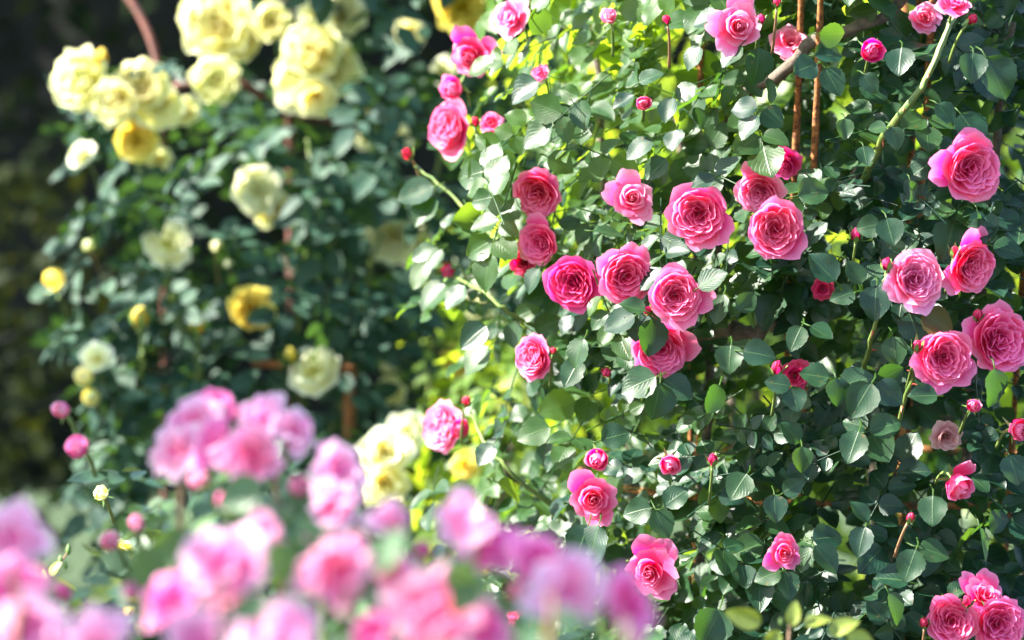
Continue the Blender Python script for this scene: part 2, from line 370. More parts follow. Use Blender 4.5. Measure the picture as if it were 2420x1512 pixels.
def bud_mesh(r, open_=0.0):
    mb = MB()
    for k in range(5):
        f = k / 4
        petal(mb, r, k * GA, 0.05, 0.34 + 0.10 * f, 0.0, 1.10 - 0.12 * f, 0.50, 0.30 + 0.13 * f, flare=-0.30 - 0.10 * f + open_, curl=0.0, twist=r.uniform(.1, .35), ruf=0.01, p=0.45, q=1.15, notch=0.0, sq=0.35)
    return mb
def calyx_mesh(r, big=1.0, up=0.0, wide=.085):
    mb = MB()
    t = np.linspace(0, 1, 5)
    mb.tube([(0, 0, -0.30 + 0.32 * s) for s in t], [0.05, 0.11, 0.14, 0.13, 0.10], 8)
    for k in range(5):
        a = k * 1.2566 + r.uniform(-.2, .2); q = np.linspace(0, 1, 8); out = r.uniform(.1, .9); ln = r.uniform(.85, 1.15) * big
        rho = (0.10 + 0.40 * np.sin(np.minimum(q / .45, 1) * np.pi / 2)) * up + (0.1 + 0.6 * q) * (1 - up) + out * np.maximum(0, q - .5) ** 1.5
        z = -0.06 + ln * q * (0.95 * up - 0.25 * (1 - up)); hw = wide * np.sin(np.pi * (.14 + .86 * q)) + .004
        S = np.stack([np.stack([rho * (1 if e == 0 else .97), e * hw, z], -1) for e in (-1, 0, 1)], 1)
        S = S @ np.array([[math.cos(a), math.sin(a), 0], [-math.sin(a), math.cos(a), 0], [0, 0, 1]])
        V, U = np.meshgrid(q, [-1, 0, 1], indexing='ij'); mb.grid(S, U, V)
    return mb

OBST = []                                            # discs kept free of leaves: x, y, radius, depth
NAMES = dict(pink='pink_rose', yellow='yellow_rose', lilac='lilac_rose')
def rose(fam, kind, mat, x, y, dia, depth, face, label, group, roll=None, extra=(), keep=True, stemdir=None, seed=None):
    r = np.random.default_rng(int(x * 7 + y * 13 + dia) if seed is None else seed)
    n = unit(face[0] * RIGHT + face[1] * UP - math.sqrt(max(0.02, 1 - face[0] ** 2 - face[1] ** 2)) * FWD)
    S = px(dia, depth) / 2
    if kind == 'bud': S *= 1.75
    elif kind == 'cup': S *= 1.22
    elif fam == 'lilac': S *= 1.12
    elif fam == 'yellow': S *= 1.06
    else: S *= 0.98
    c = at(x, y, depth); base = c - n * S * (0.45 if kind != 'bud' else 0.6)
    q = Vector(n).to_track_quat('Z', 'Y').to_matrix()
    q = q @ Matrix.Rotation(r.uniform(0, 6.28) if roll is None else roll, 3, 'Z')
    mw = Matrix.Translation(Vector(base)) @ q.to_4x4() @ Matrix.Diagonal((S, S, S, 1))
    cat = 'rose bud' if kind == 'bud' else 'rose'
    t = thing('rose_bud' if kind == 'bud' else NAMES[fam], label, cat, mat=mw, group=group)
    m = M[mat]
    if kind == 'bud':
        bud_mesh(r).build('closed_petals', m, t)
        calyx_mesh(r, r.uniform(.85, 1.35), r.uniform(0.8, 1.0), .19).build('calyx', M['sepal'], t)
    else:
        h = {'full': heart_full, 'half': heart_half, 'cup': heart_cup, 'loose': heart_stamen, 'ragged': heart_ragged}[kind](r)
        h.build('flower_heart', m, t)
        for p in outer(r, kind, fam): p.build('petal', m, t)
        qi = np.array(q).T
        for e in extra:                               # petals that stick out: direction in the picture (degrees), reach
            dv = qi @ (math.cos(R(e[0])) * RIGHT + math.sin(R(e[0])) * UP)
            mb = MB(); petal(mb, r, math.atan2(dv[1], dv[0]), 0.05, e[1], -0.05, 0.42 + r.uniform(-.1, .1), 0.60, 1.0, flare=.12, curl=r.uniform(.02, .15), ruf=.04, p=.6, q=1.3, notch=.05, sq=.2)
            mb.build('petal', m, t)
        calyx_mesh(r, 0.8).build('calyx', M['sepal'], t)
    # stalk, bending from the calyx back and down into the bush
    inv = np.array(mw.inverted())
    L = px(120, depth) if fam != 'lilac' else px(150, depth)
    b0 = base - n * S * 0.28
    back = FWD * 0.8 - np.array([0, 0, 0.55]) if stemdir is None else (stemdir[0] * RIGHT + stemdir[1] * UP + 0.25 * FWD)
    pts = [b0, b0 - n * L * 0.25, b0 - n * L * 0.35 + unit(back) * L * 0.3, b0 - n * L * 0.38 + unit(back) * L * 0.75]
    pts = np.array(pts) @ inv[:3, :3].T + inv[:3, 3]
    tt = np.linspace(0, 1, 9)[:, None]
    bz = (1 - tt) ** 3 * pts[0] + 3 * (1 - tt) ** 2 * tt * pts[1] + 3 * (1 - tt) * tt ** 2 * pts[2] + tt ** 3 * pts[3]
    sm = MB(); sm.tube(bz, np.linspace(0.0016, 0.0021, 9) / S * (1.0 if fam == 'pink' else 1.3), 6)
    sm.build('stem', M['stem_red'] if kind == 'bud' and r.random() < 0.5 else M['stem'], t)
    if keep: OBST.append((x, y, dia * 0.5, depth))
    return t

# the pillar of pink roses: a round bush about a rusty obelisk
BC = np.array([0.53, 3.55]); BR = 0.62
SIL = np.array([(-400, 1180), (0, 1165), (120, 1080), (260, 1030), (350, 1010), (460, 985), (600, 1010), (700, 1060), (800, 1130), (940, 1110), (1080, 1070), (1200, 1090), (1500, 1150), (2200, 1250)], float)
def front(x):
    k = (x - 1210) / 1210 * KX
    a = 1 + k * k; b = -2 * (k * BC[0] + BC[1]); c = BC @ BC - BR ** 2
    D = b * b - 4 * a * c
    return (-b - math.sqrt(D)) / (2 * a) if D > 0 else -b / (2 * a)

GP = 'pink roses on the climbing bush'; GB = 'buds on the pink climbing bush'
GY = 'yellow roses on the bush behind'; GL = 'lilac pink roses in front'
#  kind, material, x, y, diameter, depth offset, facing, label
PINK = [
 ('loose', 'pink_pale', 1200, 40, 105, .02, (-.6, .1), 'pale blown pink rose at the top edge, highest on the bright side of the bush'),
 ('half', 'pink', 1105, 135, 122, -.02, (-.45, -.35), 'pink rose with white sunlit cheek, above the small half-open one at the bush edge'),
 ('cup', 'pink', 1070, 206, 72, .0, (-.5, -.2), 'small half-open pink rose squeezed between two larger ones at the bush edge'),
 ('full', 'pink', 1052, 303, 128, -.03, (-.62, -.05), 'round cupped pink rose turned away from the bush, leftmost of the upper blooms'),
 ('full', 'pink', 1265, 462, 128, -.02, (-.22, -.38), 'nodding ruffled pink rose directly above the smaller one with a raised petal'),
 ('full', 'pink', 1268, 578, 108, -.03, (-.5, -.2), 'small full pink rose with one petal standing up, above the magenta bloom'),
 ('full', 'pink_deep', 1349, 672, 138, -.03, (-.25, -.15), 'shaded magenta pink rose, flatter and darker than those around it'),
 ('full', 'pink', 1482, 656, 138, -.03, (.08, -.15), 'wide pale rimmed pink rose touching the bloom with the flared side petal'),
 ('half', 'pink_pale', 1494, 466, 108, .0, (.05, .1), 'half-open pale pink rose with spread petals, alone between the leaves'),
 ('full', 'pink', 1648, 508, 150, -.04, (-.15, -.15), 'large quartered pink rose with a loose skirt, beside the pair of overlapping blooms'),
 ('full', 'pink_pale', 1792, 460, 112, .04, (-.25, -.45), 'pink rose with a pointed upright petal, half behind a rounder bloom'),
 ('full', 'pink', 1836, 541, 148, -.05, (0, -.05), 'perfectly round full pink rose facing straight out over its green stalk'),
 ('full', 'pink', 1596, 698, 130, -.07, (-.02, -.05), 'pink rose with one wide petal flaring to the side, above the leaf-covered bloom'),
 ('full', 'pink', 1563, 832, 140, -.02, (.05, -.3), 'pink rose partly covered by a broad green leaf across its top'),
 ('full', 'pink', 1252, 845, 112, -.03, (-.66, -.05), 'oval pink rose in side view with a dark bud close beside it'),
 ('full', 'pink_pale', 1035, 1008, 128, -.02, (-.74, .0), 'pale pink rose in profile, lowest bloom sticking out of the bush edge'),
 ('cup', 'pink', 1411, 1084, 70, -.02, (-.2, -.25), 'half-open cup of pink petals right above a larger opened rose'),
 ('half', 'pink', 1402, 1180, 122, -.05, (.0, -.05), 'opening pink rose with one rounded petal raised at its top corner'),
 ('cup', 'pink', 1582, 1096, 66, -.04, (.1, -.45), 'nodding half-open pink cup hanging from a bent stalk above twin leaves'),
 ('half', 'pink', 1535, 1352, 125, -.05, (-.2, -.15), 'opening pink rose with pointed upper petals, low beside the blurred lilac blooms'),
 ('half', 'pink', 1855, 1308, 84, -.06, (.02, .0), 'small opening pink rose framed by a ring of round green leaves'),
 ('full', 'pink', 1228, 1472, 95, .0, (-.55, .0), 'soft pink rose at the bottom edge, peeping out behind blurred lilac petals'),
 ('half', 'pink_pale', 1748, 60, 118, -.06, (.1, -.02), 'pale pink half-open rose at the top with two small buds beside it'),
 ('loose', 'pink_pale', 1870, 92, 95, .16, (.0, .4), 'pale pink rose behind the grey cane, mostly hidden near the rusty rods'),
 ('cup', 'pink_deep', 2060, 120, 72, -.02, (-.05, .0), 'deep magenta half-open rose next to a light green leaf'),
 ('loose', 'pink', 2255, 0, 80, -.04, (.0, .6), 'pink rose cut off by the top edge, above a red bud'),
 ('loose', 'pink_pale', 2188, 38, 80, .14, (-.1, .2), 'pink rose behind a rusty rod, just its petals showing near the top'),
 ('full', 'pink', 2302, 400, 158, -.06, (.22, -.12), 'large solitary pink rose with a broad petal sticking out to one side'),
 ('half', 'pink_deep', 1852, 390, 95, .10, (-.3, -.6), 'drooping crimson pink rose in shade behind leaves and a rusty rod'),
 ('full', 'pink_pale', 2170, 655, 140, -.06, (.12, .1), 'pale pink rose with white upper rim, a bud at its shoulder'),
 ('full', 'pink', 2305, 632, 132, -.05, (.35, -.25), 'pink rose with an upright top petal, turned toward the picture edge'),
 ('full', 'pink', 2235, 845, 142, -.06, (.02, -.08), 'full pink rose with ragged lower petals, below a red veined leaf'),
 ('full', 'pink', 2372, 805, 160, -.05, (.25, -.02), 'big pink rose cut by the picture edge, one smooth petal folded outward'),
 ('cup', 'pink', 2265, 1148, 88, -.04, (.35, -.55), 'nodding coral pink cup hanging sideways over dark leaves'),
 ('cup', 'pink', 2407, 1015, 70, -.03, (.3, .0), 'half-open pink rose cut off at the picture edge below the largest blooms'),
 ('loose', 'pink_faded', 2240, 1035, 75, .06, (.1, -.2), 'faded brownish pink old rose hidden behind leaves'),
 ('full', 'pink', 2250, 1468, 128, -.06, (-.05, .05), 'tightly folded pink rose with a bud at its side, in the bottom corner trio'),
 ('full', 'pink', 2366, 1478, 142, -.06, (.12, .0), 'broad pink rose, nearest the corner in the bottom trio'),
 ('loose', 'pink', 2332, 1402, 105, -.02, (.25, .6), 'side view pink rose with upswept petals, topmost of the bottom corner trio'),
 ('loose', 'bud_red', 1232, 622, 66, .06, (-.3, -.2), 'red petals of a rose hidden behind the small full bloom'),
 ('loose', 'bud_red', 1945, 684, 58, .07, (.0, -.2), 'shaded red rose peeking out under a big bronze tinted leaf'),
 ('loose', 'bud_red', 1880, 888, 78, .07, (.0, .0), 'shaded red rose among leaves below the red bud with green sepals'),
 ('cup', 'pink', 1520, 243, 46, -.02, (-.1, -.3), 'tiny half-open pink rose among glossy white leaves in the upper bush'),
 ('loose', 'pink', 1275, 172, 46, .08, (-.4, .2), 'small scrap of pink petals deep in the yellow green foliage'),
 ('loose', 'pink', 1160, 288, 62, .08, (-.2, .2), 'soft pink rose half hidden behind the cupped bloom and dark bud'),
 ('cup', 'pink_pale', 1440, 40, 52, .08, (-.2, .4), 'soft pale pink bud-like rose high in the bright green leaves'),
 ('cup', 'pink', 1085, 1012, 62, .05, (.3, -.2), 'small pink rose tucked directly behind the profile bloom'),
 ('cup', 'pink', 2300, 960, 44, -.02, (.1, .3), 'tiny pink opening rose in shade below the ragged bloom'),
]
PBUD = [
 (962, 362, 34, .0, (-.4, .5), 'pale blurred bud poking out farthest from the bush edge'),
 (1123, 286, 27, -.02, (.0, .8), 'dark red bud standing beside the cupped bloom at the bush edge'),
 (1057, 638, 44, -.02, (-.5, -.3), 'round red bud below a spray of white shining leaves'),
 (1308, 828, 22, -.02, (.1, .6), 'small dark bud touching the oval side view rose'),
 (1432, 880, 32, -.04, (-.2, -.3), 'round pink bud alone between white leaves, under the leaf-covered bloom'),
 (1102, 948, 30, .0, (.2, .8), 'deep pink bud standing behind the profile rose'),
 (1684, 1084, 32, -.05, (.0, .9), 'upright red bud with spread sepals beside the nodding cup'),
 (1798, 44, 28, -.04, (.1, .8), 'red bud pressed against the pale half-open rose at the top'),
 (1836, 4, 26, -.04, (.0, .9), 'bud cut by the top edge on a pale green stalk'),
 (2298, 44, 30, -.04, (.5, .6), 'red bud on a slanting red stalk near the top corner'),
 (2096, 622, 34, -.06, (-.05, .9), 'pointed red bud on a red stalk at the shoulder of the white rimmed pale rose'),
 (2256, 594, 30, -.05, (.1, .9), 'bud with long sepals wedged beside the rose with upright petal'),
 (2024, 553, 36, -.05, (.0, .8), 'coral bud alone above round leaves in the middle of the shade'),
 (2168, 816, 32, -.06, (.1, .8), 'green and pink bud leaning on the ragged full rose'),
 (2311, 742, 30, -.05, (.1, .8), 'dark green tipped bud above the big bloom at the picture edge'),
 (1836, 868, 38, -.06, (.0, .9), 'red bud with flared green sepals over a cluster of lit leaves'),
 (2152, 1222, 28, -.06, (.3, .8), 'small red bud on a bent stalk in the dark lower leaves'),
 (2286, 1418, 32, -.07, (-.1, .8), 'pink bud squeezed between the three bottom corner roses'),
 (2184, 1470, 30, -.06, (-.1, .8), 'small fuzzy bud at the outer side of the tightly folded rose'),
 (1530, 733, 26, -.06, (-.6, .5), 'tiny red bud under the wide pale rimmed rose'),
 (1575, 45, 26, .0, (-.2, .8), 'thin red bud in the shadowy leaves near the top edge'),
]
EXTRA = {(2302, 400): [(178, 1.35), (95, 1.15), (-60, 1.0)], (1596, 698): [(-8, 1.4), (-70, 1.25), (95, 1.1)], (1648, 508): [(-35, 1.2), (-80, 1.1)], (1792, 460): [(97, 1.5), (20, 1.1)],
 (2305, 632): [(92, 1.4), (215, 1.3)], (2372, 805): [(165, 1.25), (100, 1.1)], (2235, 845): [(-105, 1.2), (-40, 1.15), (200, 1.1)], (2170, 655): [(205, 1.15), (-85, 1.2)], (1402, 1180): [(125, 1.25), (-70, 1.1)],
 (1535, 1352): [(55, 1.4), (100, 1.35), (-50, 1.2)], (1748, 60): [(85, 1.4), (175, 1.3), (240, 1.25)], (1052, 303): [(60, 1.15), (-70, 1.15)], (1268, 578): [(88, 1.35), (200, 1.1)], (1105, 135): [(20, 1.4), (100, 1.2)],
 (1563, 832): [(10, 1.25)], (1494, 466): [(100, 1.25), (165, 1.25), (-60, 1.2)], (1035, 1008): [(10, 1.2)], (1836, 541): [(-45, 1.08)], (1855, 1308): [(215, 1.3), (90, 1.1)], (2332, 1402): [(70, 1.3), (130, 1.35)], (1482, 656): [(70, 1.15), (140, 1.1)], (2265, 1148): [(70, 1.1)]}
for kind, mat, x, y, dia, dz, fc, lab in PINK:
    rose('pink', kind, mat, x, y, dia, front(x) + dz - .03, fc, lab, GP, extra=EXTRA.get((x, y), ()))
for x, y, dia, dz, fc, lab in PBUD:
    rose('pink', 'bud', 'bud_red' if dia < 40 else 'pink_deep', x, y, dia, front(x) + dz - .03, fc, lab, GB)

YEL = [
 ('full', 'yellow', 505, 50, 165, 4.75, (-.1, .1), 'largest lemon rose in the cluster at the top edge before the post'),
 ('full', 'yellow', 565, 95, 110, 4.85, (.2, -.3), 'lemon rose tucked under the largest one in the top cluster'),
 ('full', 'yellow', 455, 28, 90, 4.8, (-.5, .1), 'small lemon rose at the outer side of the top cluster'),
 ('full', 'yellow', 640, 48, 92, 4.8, (.0, .1), 'yellow rose just beside the thin brown post at the top'),
 ('loose', 'cream', 742, 24, 90, 4.85, (-.2, .2), 'cream rose at the top edge just past the brown post'),
 ('full', 'cream', 815, 30, 110, 4.95, (.3, .1), 'whitish cream rose at the top edge above the biggest yellow cluster'),
 ('full', 'yellow', 728, 112, 150, 4.65, (-.25, .2), 'uppermost bloom of the biggest sunlit yellow cluster'),
 ('full', 'yellow', 790, 165, 130, 4.68, (.3, -.1), 'sunlit yellow rose forming the outer flank of the biggest cluster'),
 ('full', 'yellow', 695, 185, 120, 4.66, (-.3, -.1), 'sunlit yellow rose low on the dark side of the biggest cluster'),
 ('loose', 'yellow', 745, 235, 100, 4.64, (.0, -.4), 'golden tinged rose hanging at the bottom of the biggest cluster'),
 ('loose', 'cream', 680, 240, 70, 4.72, (-.2, -.5), 'fading pale rose below the biggest yellow cluster'),
 ('full', 'yellow', 507, 185, 118, 4.7, (.0, .1), 'yellow rose beneath the top cluster, resting against the brown hoop'),
 ('full', 'yellow', 180, 188, 145, 4.6, (-.35, .0), 'pale lemon rose farthest out against the black background'),
 ('full', 'yellow', 330, 195, 130, 4.6, (.0, .2), 'lemon rose right below the foot of the curved brown hoop'),
 ('full', 'yellow', 262, 238, 112, 4.58, (-.3, -.1), 'pale rose on the lower side of the group under the hoop'),
 ('loose', 'yellow', 378, 252, 105, 4.62, (.2, -.2), 'yellow rose nearest the bush in the group under the hoop'),
 ('loose', 'yellow', 437, 262, 72, 4.7, (.1, .0), 'small yellow rose ending the row under the hoop'),
 ('full', 'gold', 318, 333, 98, 4.65, (.0, -.1), 'deep golden rose below the row of pale lemon blooms'),
 ('loose', 'cream', 184, 360, 68, 4.7, (-.4, .4), 'cream rose with two upright petals at the dark outer edge'),
 ('full', 'cream', 605, 448, 122, 4.75, (-.1, .05), 'cream rose with yellow eye, upper of the overlapping middle pair'),
 ('loose', 'yellow', 650, 500, 90, 4.78, (.25, -.4), 'yellow rose hanging at the lower side of the cream one with yellow eye'),
 ('loose', 'cream', 394, 575, 112, 4.65, (.0, .0), 'white star shaped rose alone on dark leaves'),
 ('full', 'cream', 925, 556, 125, 4.85, (-.1, .0), 'round cream rose with yellow centre close to the pink bush'),
 ('loose', 'cream', 985, 572, 95, 4.95, (.4, -.1), 'dim cream rose half behind the round one near the pink bush'),
 ('cup', 'gold', 130, 664, 66, 4.6, (-.1, .7), 'bright yellow half-open bloom at the dark outer edge, lower than the white star'),
 ('full', 'gold', 600, 728, 112, 4.6, (.25, .1), 'vivid yellow open rose with pointed petals in the middle of the bush'),
 ('loose', 'cream', 740, 872, 122, 4.6, (.0, .1), 'boxy cream rose in front of the orange brown stake'),
 ('loose', 'cream', 226, 838, 76, 4.5, (.0, .5), 'pale rose with notched top above the two stacked yellow buds'),
 ('cup', 'yellow', 200, 892, 58, 4.5, (-.2, .5), 'yellow half-open bloom hanging below the notched pale rose'),
 ('cup', 'yellow', 215, 935, 55, 4.5, (.2, -.3), 'lowest of the stacked yellow blooms at the outer edge'),
 ('loose', 'yellow', 970, 76, 72, 5.2, (.1, .1), 'small blurred yellow rose in shade toward the pink bush, high up'),
 ('cup', 'yellow', 885, 264, 50, 5.1, (.0, .3), 'small pale yellow rose in the dark leaves beside the biggest cluster'),
 ('loose', 'cream', 942, 322, 58, 5.15, (.1, .0), 'dull cream rose just above a small one in the shaded leaves'),
 ('loose', 'cream', 862, 328, 52, 5.15, (-.1, .0), 'dull small cream rose beside another in the shaded leaves'),
 ('full', 'gold', 1092, 18, 125, 5.0, (.0, -.1), 'big bright yellow rose at the top edge next to the pink bush'),
 ('loose', 'cream', 1045, 165, 66, 4.9, (-.2, .0), 'cream rose partly covered by the white cheeked pink bloom'),
 ('loose', 'cream', 905, 1068, 128, 4.3, (-.1, .1), 'cream rose, widest of the pale group beside the profile pink rose'),
 ('loose', 'cream', 960, 1022, 92, 4.35, (.2, .2), 'pale cream rose, topmost of the group beside the profile pink rose'),
 ('loose', 'yellow', 905, 1150, 112, 4.3, (.0, -.3), 'greenish yellow rose, lowest of the pale group above the lilac blooms'),
 ('loose', 'gold', 1082, 850, 76, 4.8, (.0, .0), 'blurred golden rose showing beside a white leaf of the pink bush'),
 ('loose', 'cream', 1142, 727, 92, 4.9, (.0, .0), 'pale rose seen through a gap in the edge of the pink bush'),
 ('cup', 'cream', 915, 870, 44, 4.8, (.2, .4), 'small cream rose beside the orange brown stake'),
 ('loose', 'yellow', 920, 925, 74, 4.8, (.1, .0), 'dim yellow rose below the small cream one by the stake'),
 ('loose', 'yellow', 1205, 935, 95, 4.4, (-.2, .3), 'pale yellow rose glowing behind the lower edge of the pink bush'),
 ('loose', 'gold', 1100, 1095, 70, 4.3, (.1, .3), 'golden rose deep behind the lowest leaves of the pink bush'),
 ('loose', 'yellow', 375, 378, 58, 4.75, (.1, -.1), 'small pale rose at the side of the deep golden one'),
 ('loose', 'yellow', 285, 1312, 66, 2.9, (.1, -.5), 'small yellow rose between blue green leaves low down'),
 ('cup', 'yellow', 240, 1168, 46, 3.1, (-.1, .4), 'greenish yellow closed bloom low by the dark lawn'),
 ('cup', 'gold', 312, 1440, 56, 2.8, (.1, -.2), 'lowest yellow bloom, under a curved leaf near the bottom edge'),
]
YBUD = [
 (238, 132, 42, 4.6, (.1, .9), 'golden bud on top of the outermost lemon rose'),
 (332, 748, 56, 4.5, (.0, .95), 'fat golden bud upright on a green stalk, larger of the upright two'),
 (464, 766, 48, 4.55, (.0, .95), 'upright golden bud on a long pale stalk, smaller of the upright two'),
 (686, 838, 40, 4.6, (-.2, .9), 'orange yellow bud leaning on the boxy cream rose'),
 (820, 130, 50, 4.7, (.4, .5), 'yellow bud at the outer rim of the biggest yellow cluster'),
 (510, 580, 34, 4.7, (.1, .6), 'small pale bud in the bluish leaves beside the white star rose'),
 (537, 622, 30, 4.7, (.1, -.3), 'whitish bud hanging just below another in bluish leaves'),
 (208, 580, 34, 4.65, (-.2, .6), 'beige bud in bluish leaves above the bright yellow outer bloom'),
]
for kind, mat, x, y, dia, dep, fc, lab in YEL:
    rose('yellow', kind, mat, x, y, dia, dep, fc, lab, GY)
for x, y, dia, dep, fc, lab in YBUD:
    rose('yellow', 'bud', 'gold' if dia > 38 else 'cream', x, y, dia, dep, fc, lab, GY)

LIL = [
 ('loose', 'lilac', 448, 990, 135, 1.98, (-.2, .4), 'lilac rose with pink centre at the upper outer corner of the raised cluster'),
 ('loose', 'lilac', 400, 1062, 120, 1.95, (-.5, .2), 'white lilac rose lowest at the outer side of the raised cluster'),
 ('loose', 'hot', 512, 948, 82, 2.02, (.1, .6), 'bright pink rose crowning the raised lilac cluster'),
 ('loose', 'lilac', 617, 978, 105, 1.95, (.1, .5), 'pale lilac rose at the top of the raised cluster, beside the bronze bud'),
 ('loose', 'rosy', 600, 1075, 135, 1.9, (.1, .2), 'wide lilac pink rose low in the middle of the raised cluster'),
 ('loose', 'hot', 520, 1050, 120, 1.93, (-.1, .3), 'pink shaded rose at the heart of the raised cluster'),
 ('loose', 'lilac', 702, 1010, 92, 1.95, (.4, .4), 'round lilac rose at the inner side of the raised cluster'),
 ('loose', 'lilac', 805, 1108, 118, 1.85, (.3, .3), 'violet tinged rose standing apart, toward the pale cream group'),
 ('loose', 'lilac', 785, 1196, 112, 1.75, (.0, .2), 'pale lilac rose directly below the violet tinged one'),
 ('cup', 'hot', 610, 1352, 58, 1.55, (.2, .5), 'small magenta bloom at the inner rim of the wide flat lilac one'),
 ('cup', 'lilac', 735, 1262, 52, 1.65, (-.2, .5), 'small whitish bloom between the lilac pair and the crimson hearted rose'),
 ('cup', 'hot', 1000, 1300, 50, 1.6, (.1, .5), 'small pink bloom above the dusky pink rose'),
 ('cup', 'rosy', 1220, 1398, 56, 1.55, (.3, .3), 'small rosy bloom below the orchid pink one at the start of the row'),
 ('cup', 'hot', 310, 1400, 48, 1.6, (-.3, .4), 'small magenta bloom beside the hot pink rose with vivid heart'),
 ('cup', 'hot', 562, 978, 52, 2.0, (.3, .6), 'small magenta bloom wedged in the notch at the top of the raised cluster'),
 ('cup', 'rosy', 472, 1132, 56, 1.9, (-.2, .1), 'small pale pink bloom hanging at the lower outer side of the raised cluster'),
 ('cup', 'rosy', 712, 1152, 62, 1.9, (.0, .3), 'small crimson pink half-open rose under the raised cluster'),
 ('cup', 'hot', 536, 1186, 60, 1.85, (.0, .4), 'small pink half-open rose hanging below the raised cluster'),
 ('cup', 'hot', 186, 1056, 68, 2.3, (-.1, .2), 'round pink bloom alone against the dark, out from the raised cluster'),
 ('cup', 'rosy', 146, 970, 52, 2.35, (-.2, .4), 'small pale pink bloom highest against the dark lawn side'),
 ('cup', 'rosy', 262, 1280, 58, 2.1, (-.1, .2), 'pale pink bloom sitting above a small yellow rose'),
 ('cup', 'rosy', 322, 1236, 46, 2.1, (.1, .4), 'small greyish pink bloom above blue green leaves'),
 ('cup', 'hot', 152, 1400, 46, 2.0, (.1, .3), 'small pink bloom behind the young green shoot'),
 ('loose', 'lilac', 28, 1262, 155, 1.5, (.1, .4), 'lilac rose with two tall petals cut off at the dark picture edge'),
 ('loose', 'hot', 22, 1390, 130, 1.42, (-.1, .4), 'hot pink rose cut off at the picture edge under the tall petalled one'),
 ('loose', 'lilac', 62, 1478, 205, 1.3, (.1, .4), 'very pale large lilac rose in the bottom corner'),
 ('loose', 'lilac', 220, 1512, 160, 1.3, (.0, .6), 'whitish lilac rose cut by the bottom edge near the corner'),
 ('loose', 'lilac', 525, 1312, 205, 1.42, (.0, .55), 'wide flat lilac rose in the middle, like a saucer in side view'),
 ('loose', 'hot', 405, 1412, 132, 1.38, (-.1, .4), 'hot pink rose with vivid heart, darkest bloom of the lower mass'),
 ('loose', 'lilac', 470, 1498, 175, 1.28, (.1, .5), 'pale lilac rose below the hot pink one with vivid heart'),
 ('loose', 'rosy', 808, 1345, 185, 1.35, (.35, .2), 'large blurred pink rose with crimson heart toward one side'),
 ('loose', 'lilac', 660, 1502, 205, 1.25, (.0, .5), 'broad whitish rose cut by the bottom edge in the middle'),
 ('loose', 'rosy', 1035, 1455, 195, 1.3, (.0, .2), 'large soft salmon pink rose near the bottom edge'),
 ('loose', 'hot', 1148, 1472, 115, 1.32, (.3, .3), 'pink rose pressed against the soft salmon one'),
 ('loose', 'lilac', 928, 1228, 92, 1.6, (.0, .4), 'small lilac rose below the greenish yellow bloom'),
 ('loose', 'lilac', 1092, 1222, 118, 1.55, (-.1, .4), 'lilac rose with bent petals at the foot of the pink bush'),
 ('loose', 'hot', 1160, 1282, 112, 1.55, (.2, .2), 'pink lilac rose just under the one with bent petals'),
 ('loose', 'hot', 1268, 1318, 135, 1.45, (-.1, .4), 'orchid pink rose starting the row that runs over the pink bush'),
 ('loose', 'lilac', 1352, 1388, 190, 1.38, (.1, .4), 'widest pale lilac rose of the row that runs over the pink bush'),
 ('loose', 'hot', 1500, 1418, 140, 1.38, (.5, .3), 'hot orchid pink rose ending the row over the pink bush'),
 ('cup', 'lilac', 1282, 1430, 62, 1.5, (.0, .3), 'small pale bloom under the row over the pink bush'),
 ('loose', 'rosy', 622, 1255, 95, 1.6, (.1, .3), 'small pink rose just above the wide flat lilac one'),
 ('loose', 'rosy', 555, 1440, 112, 1.4, (.1, .2), 'shadowed mauve rose beneath the wide flat lilac one'),
 ('loose', 'rosy', 935, 1345, 95, 1.45, (.0, .3), 'dusky pink rose between the crimson hearted and salmon blooms'),
 ('loose', 'hot', 880, 1492, 105, 1.4, (.0, .3), 'pink rose at the bottom edge next to the salmon one'),
]
for kind, mat, x, y, dia, dep, fc, lab in LIL:
    if dep < 1.9: dep += .32 * (1.95 - dep)
    if dia > 150: dia *= .93
    rose('lilac', 'ragged' if kind == 'loose' else kind, mat, x, y, dia * 1.04, dep, fc, lab, GL)
NR = len(OBST)
for a, b, c, dd, n in (((1888, 0), (1890, 110), 15, .15, 6), ((1934, 0), (1934, 115), 15, .1, 6), ((2196, 0), (2196, 170), 15, .12, 6), ((1892, 230), (1892, 275), 20, .15, 3), ((2140, 0), (1790, 200), 12, .1, 14), ((1740, 778), (1850, 770), 14, .12, 6), ((2010, 1320), (2060, 1290), 28, .3, 3)):
    for s in np.linspace(0, 1, n):
        x = a[0] + (b[0] - a[0]) * s; OBST.append((x, a[1] + (b[1] - a[1]) * s, c * 1.8, front(x) + dd))
OB = np.array(OBST)
def blocked(p, margin=0.9, ahead=0.02, more=12):
    x, y, d = proj(p)
    k = (np.hypot(OB[:, 0] - x, OB[:, 1] - y) < OB[:, 2] * margin + more) & (d < OB[:, 3] + ahead) & (OB[:, 3] - d < 0.5)
    return bool(k.any())

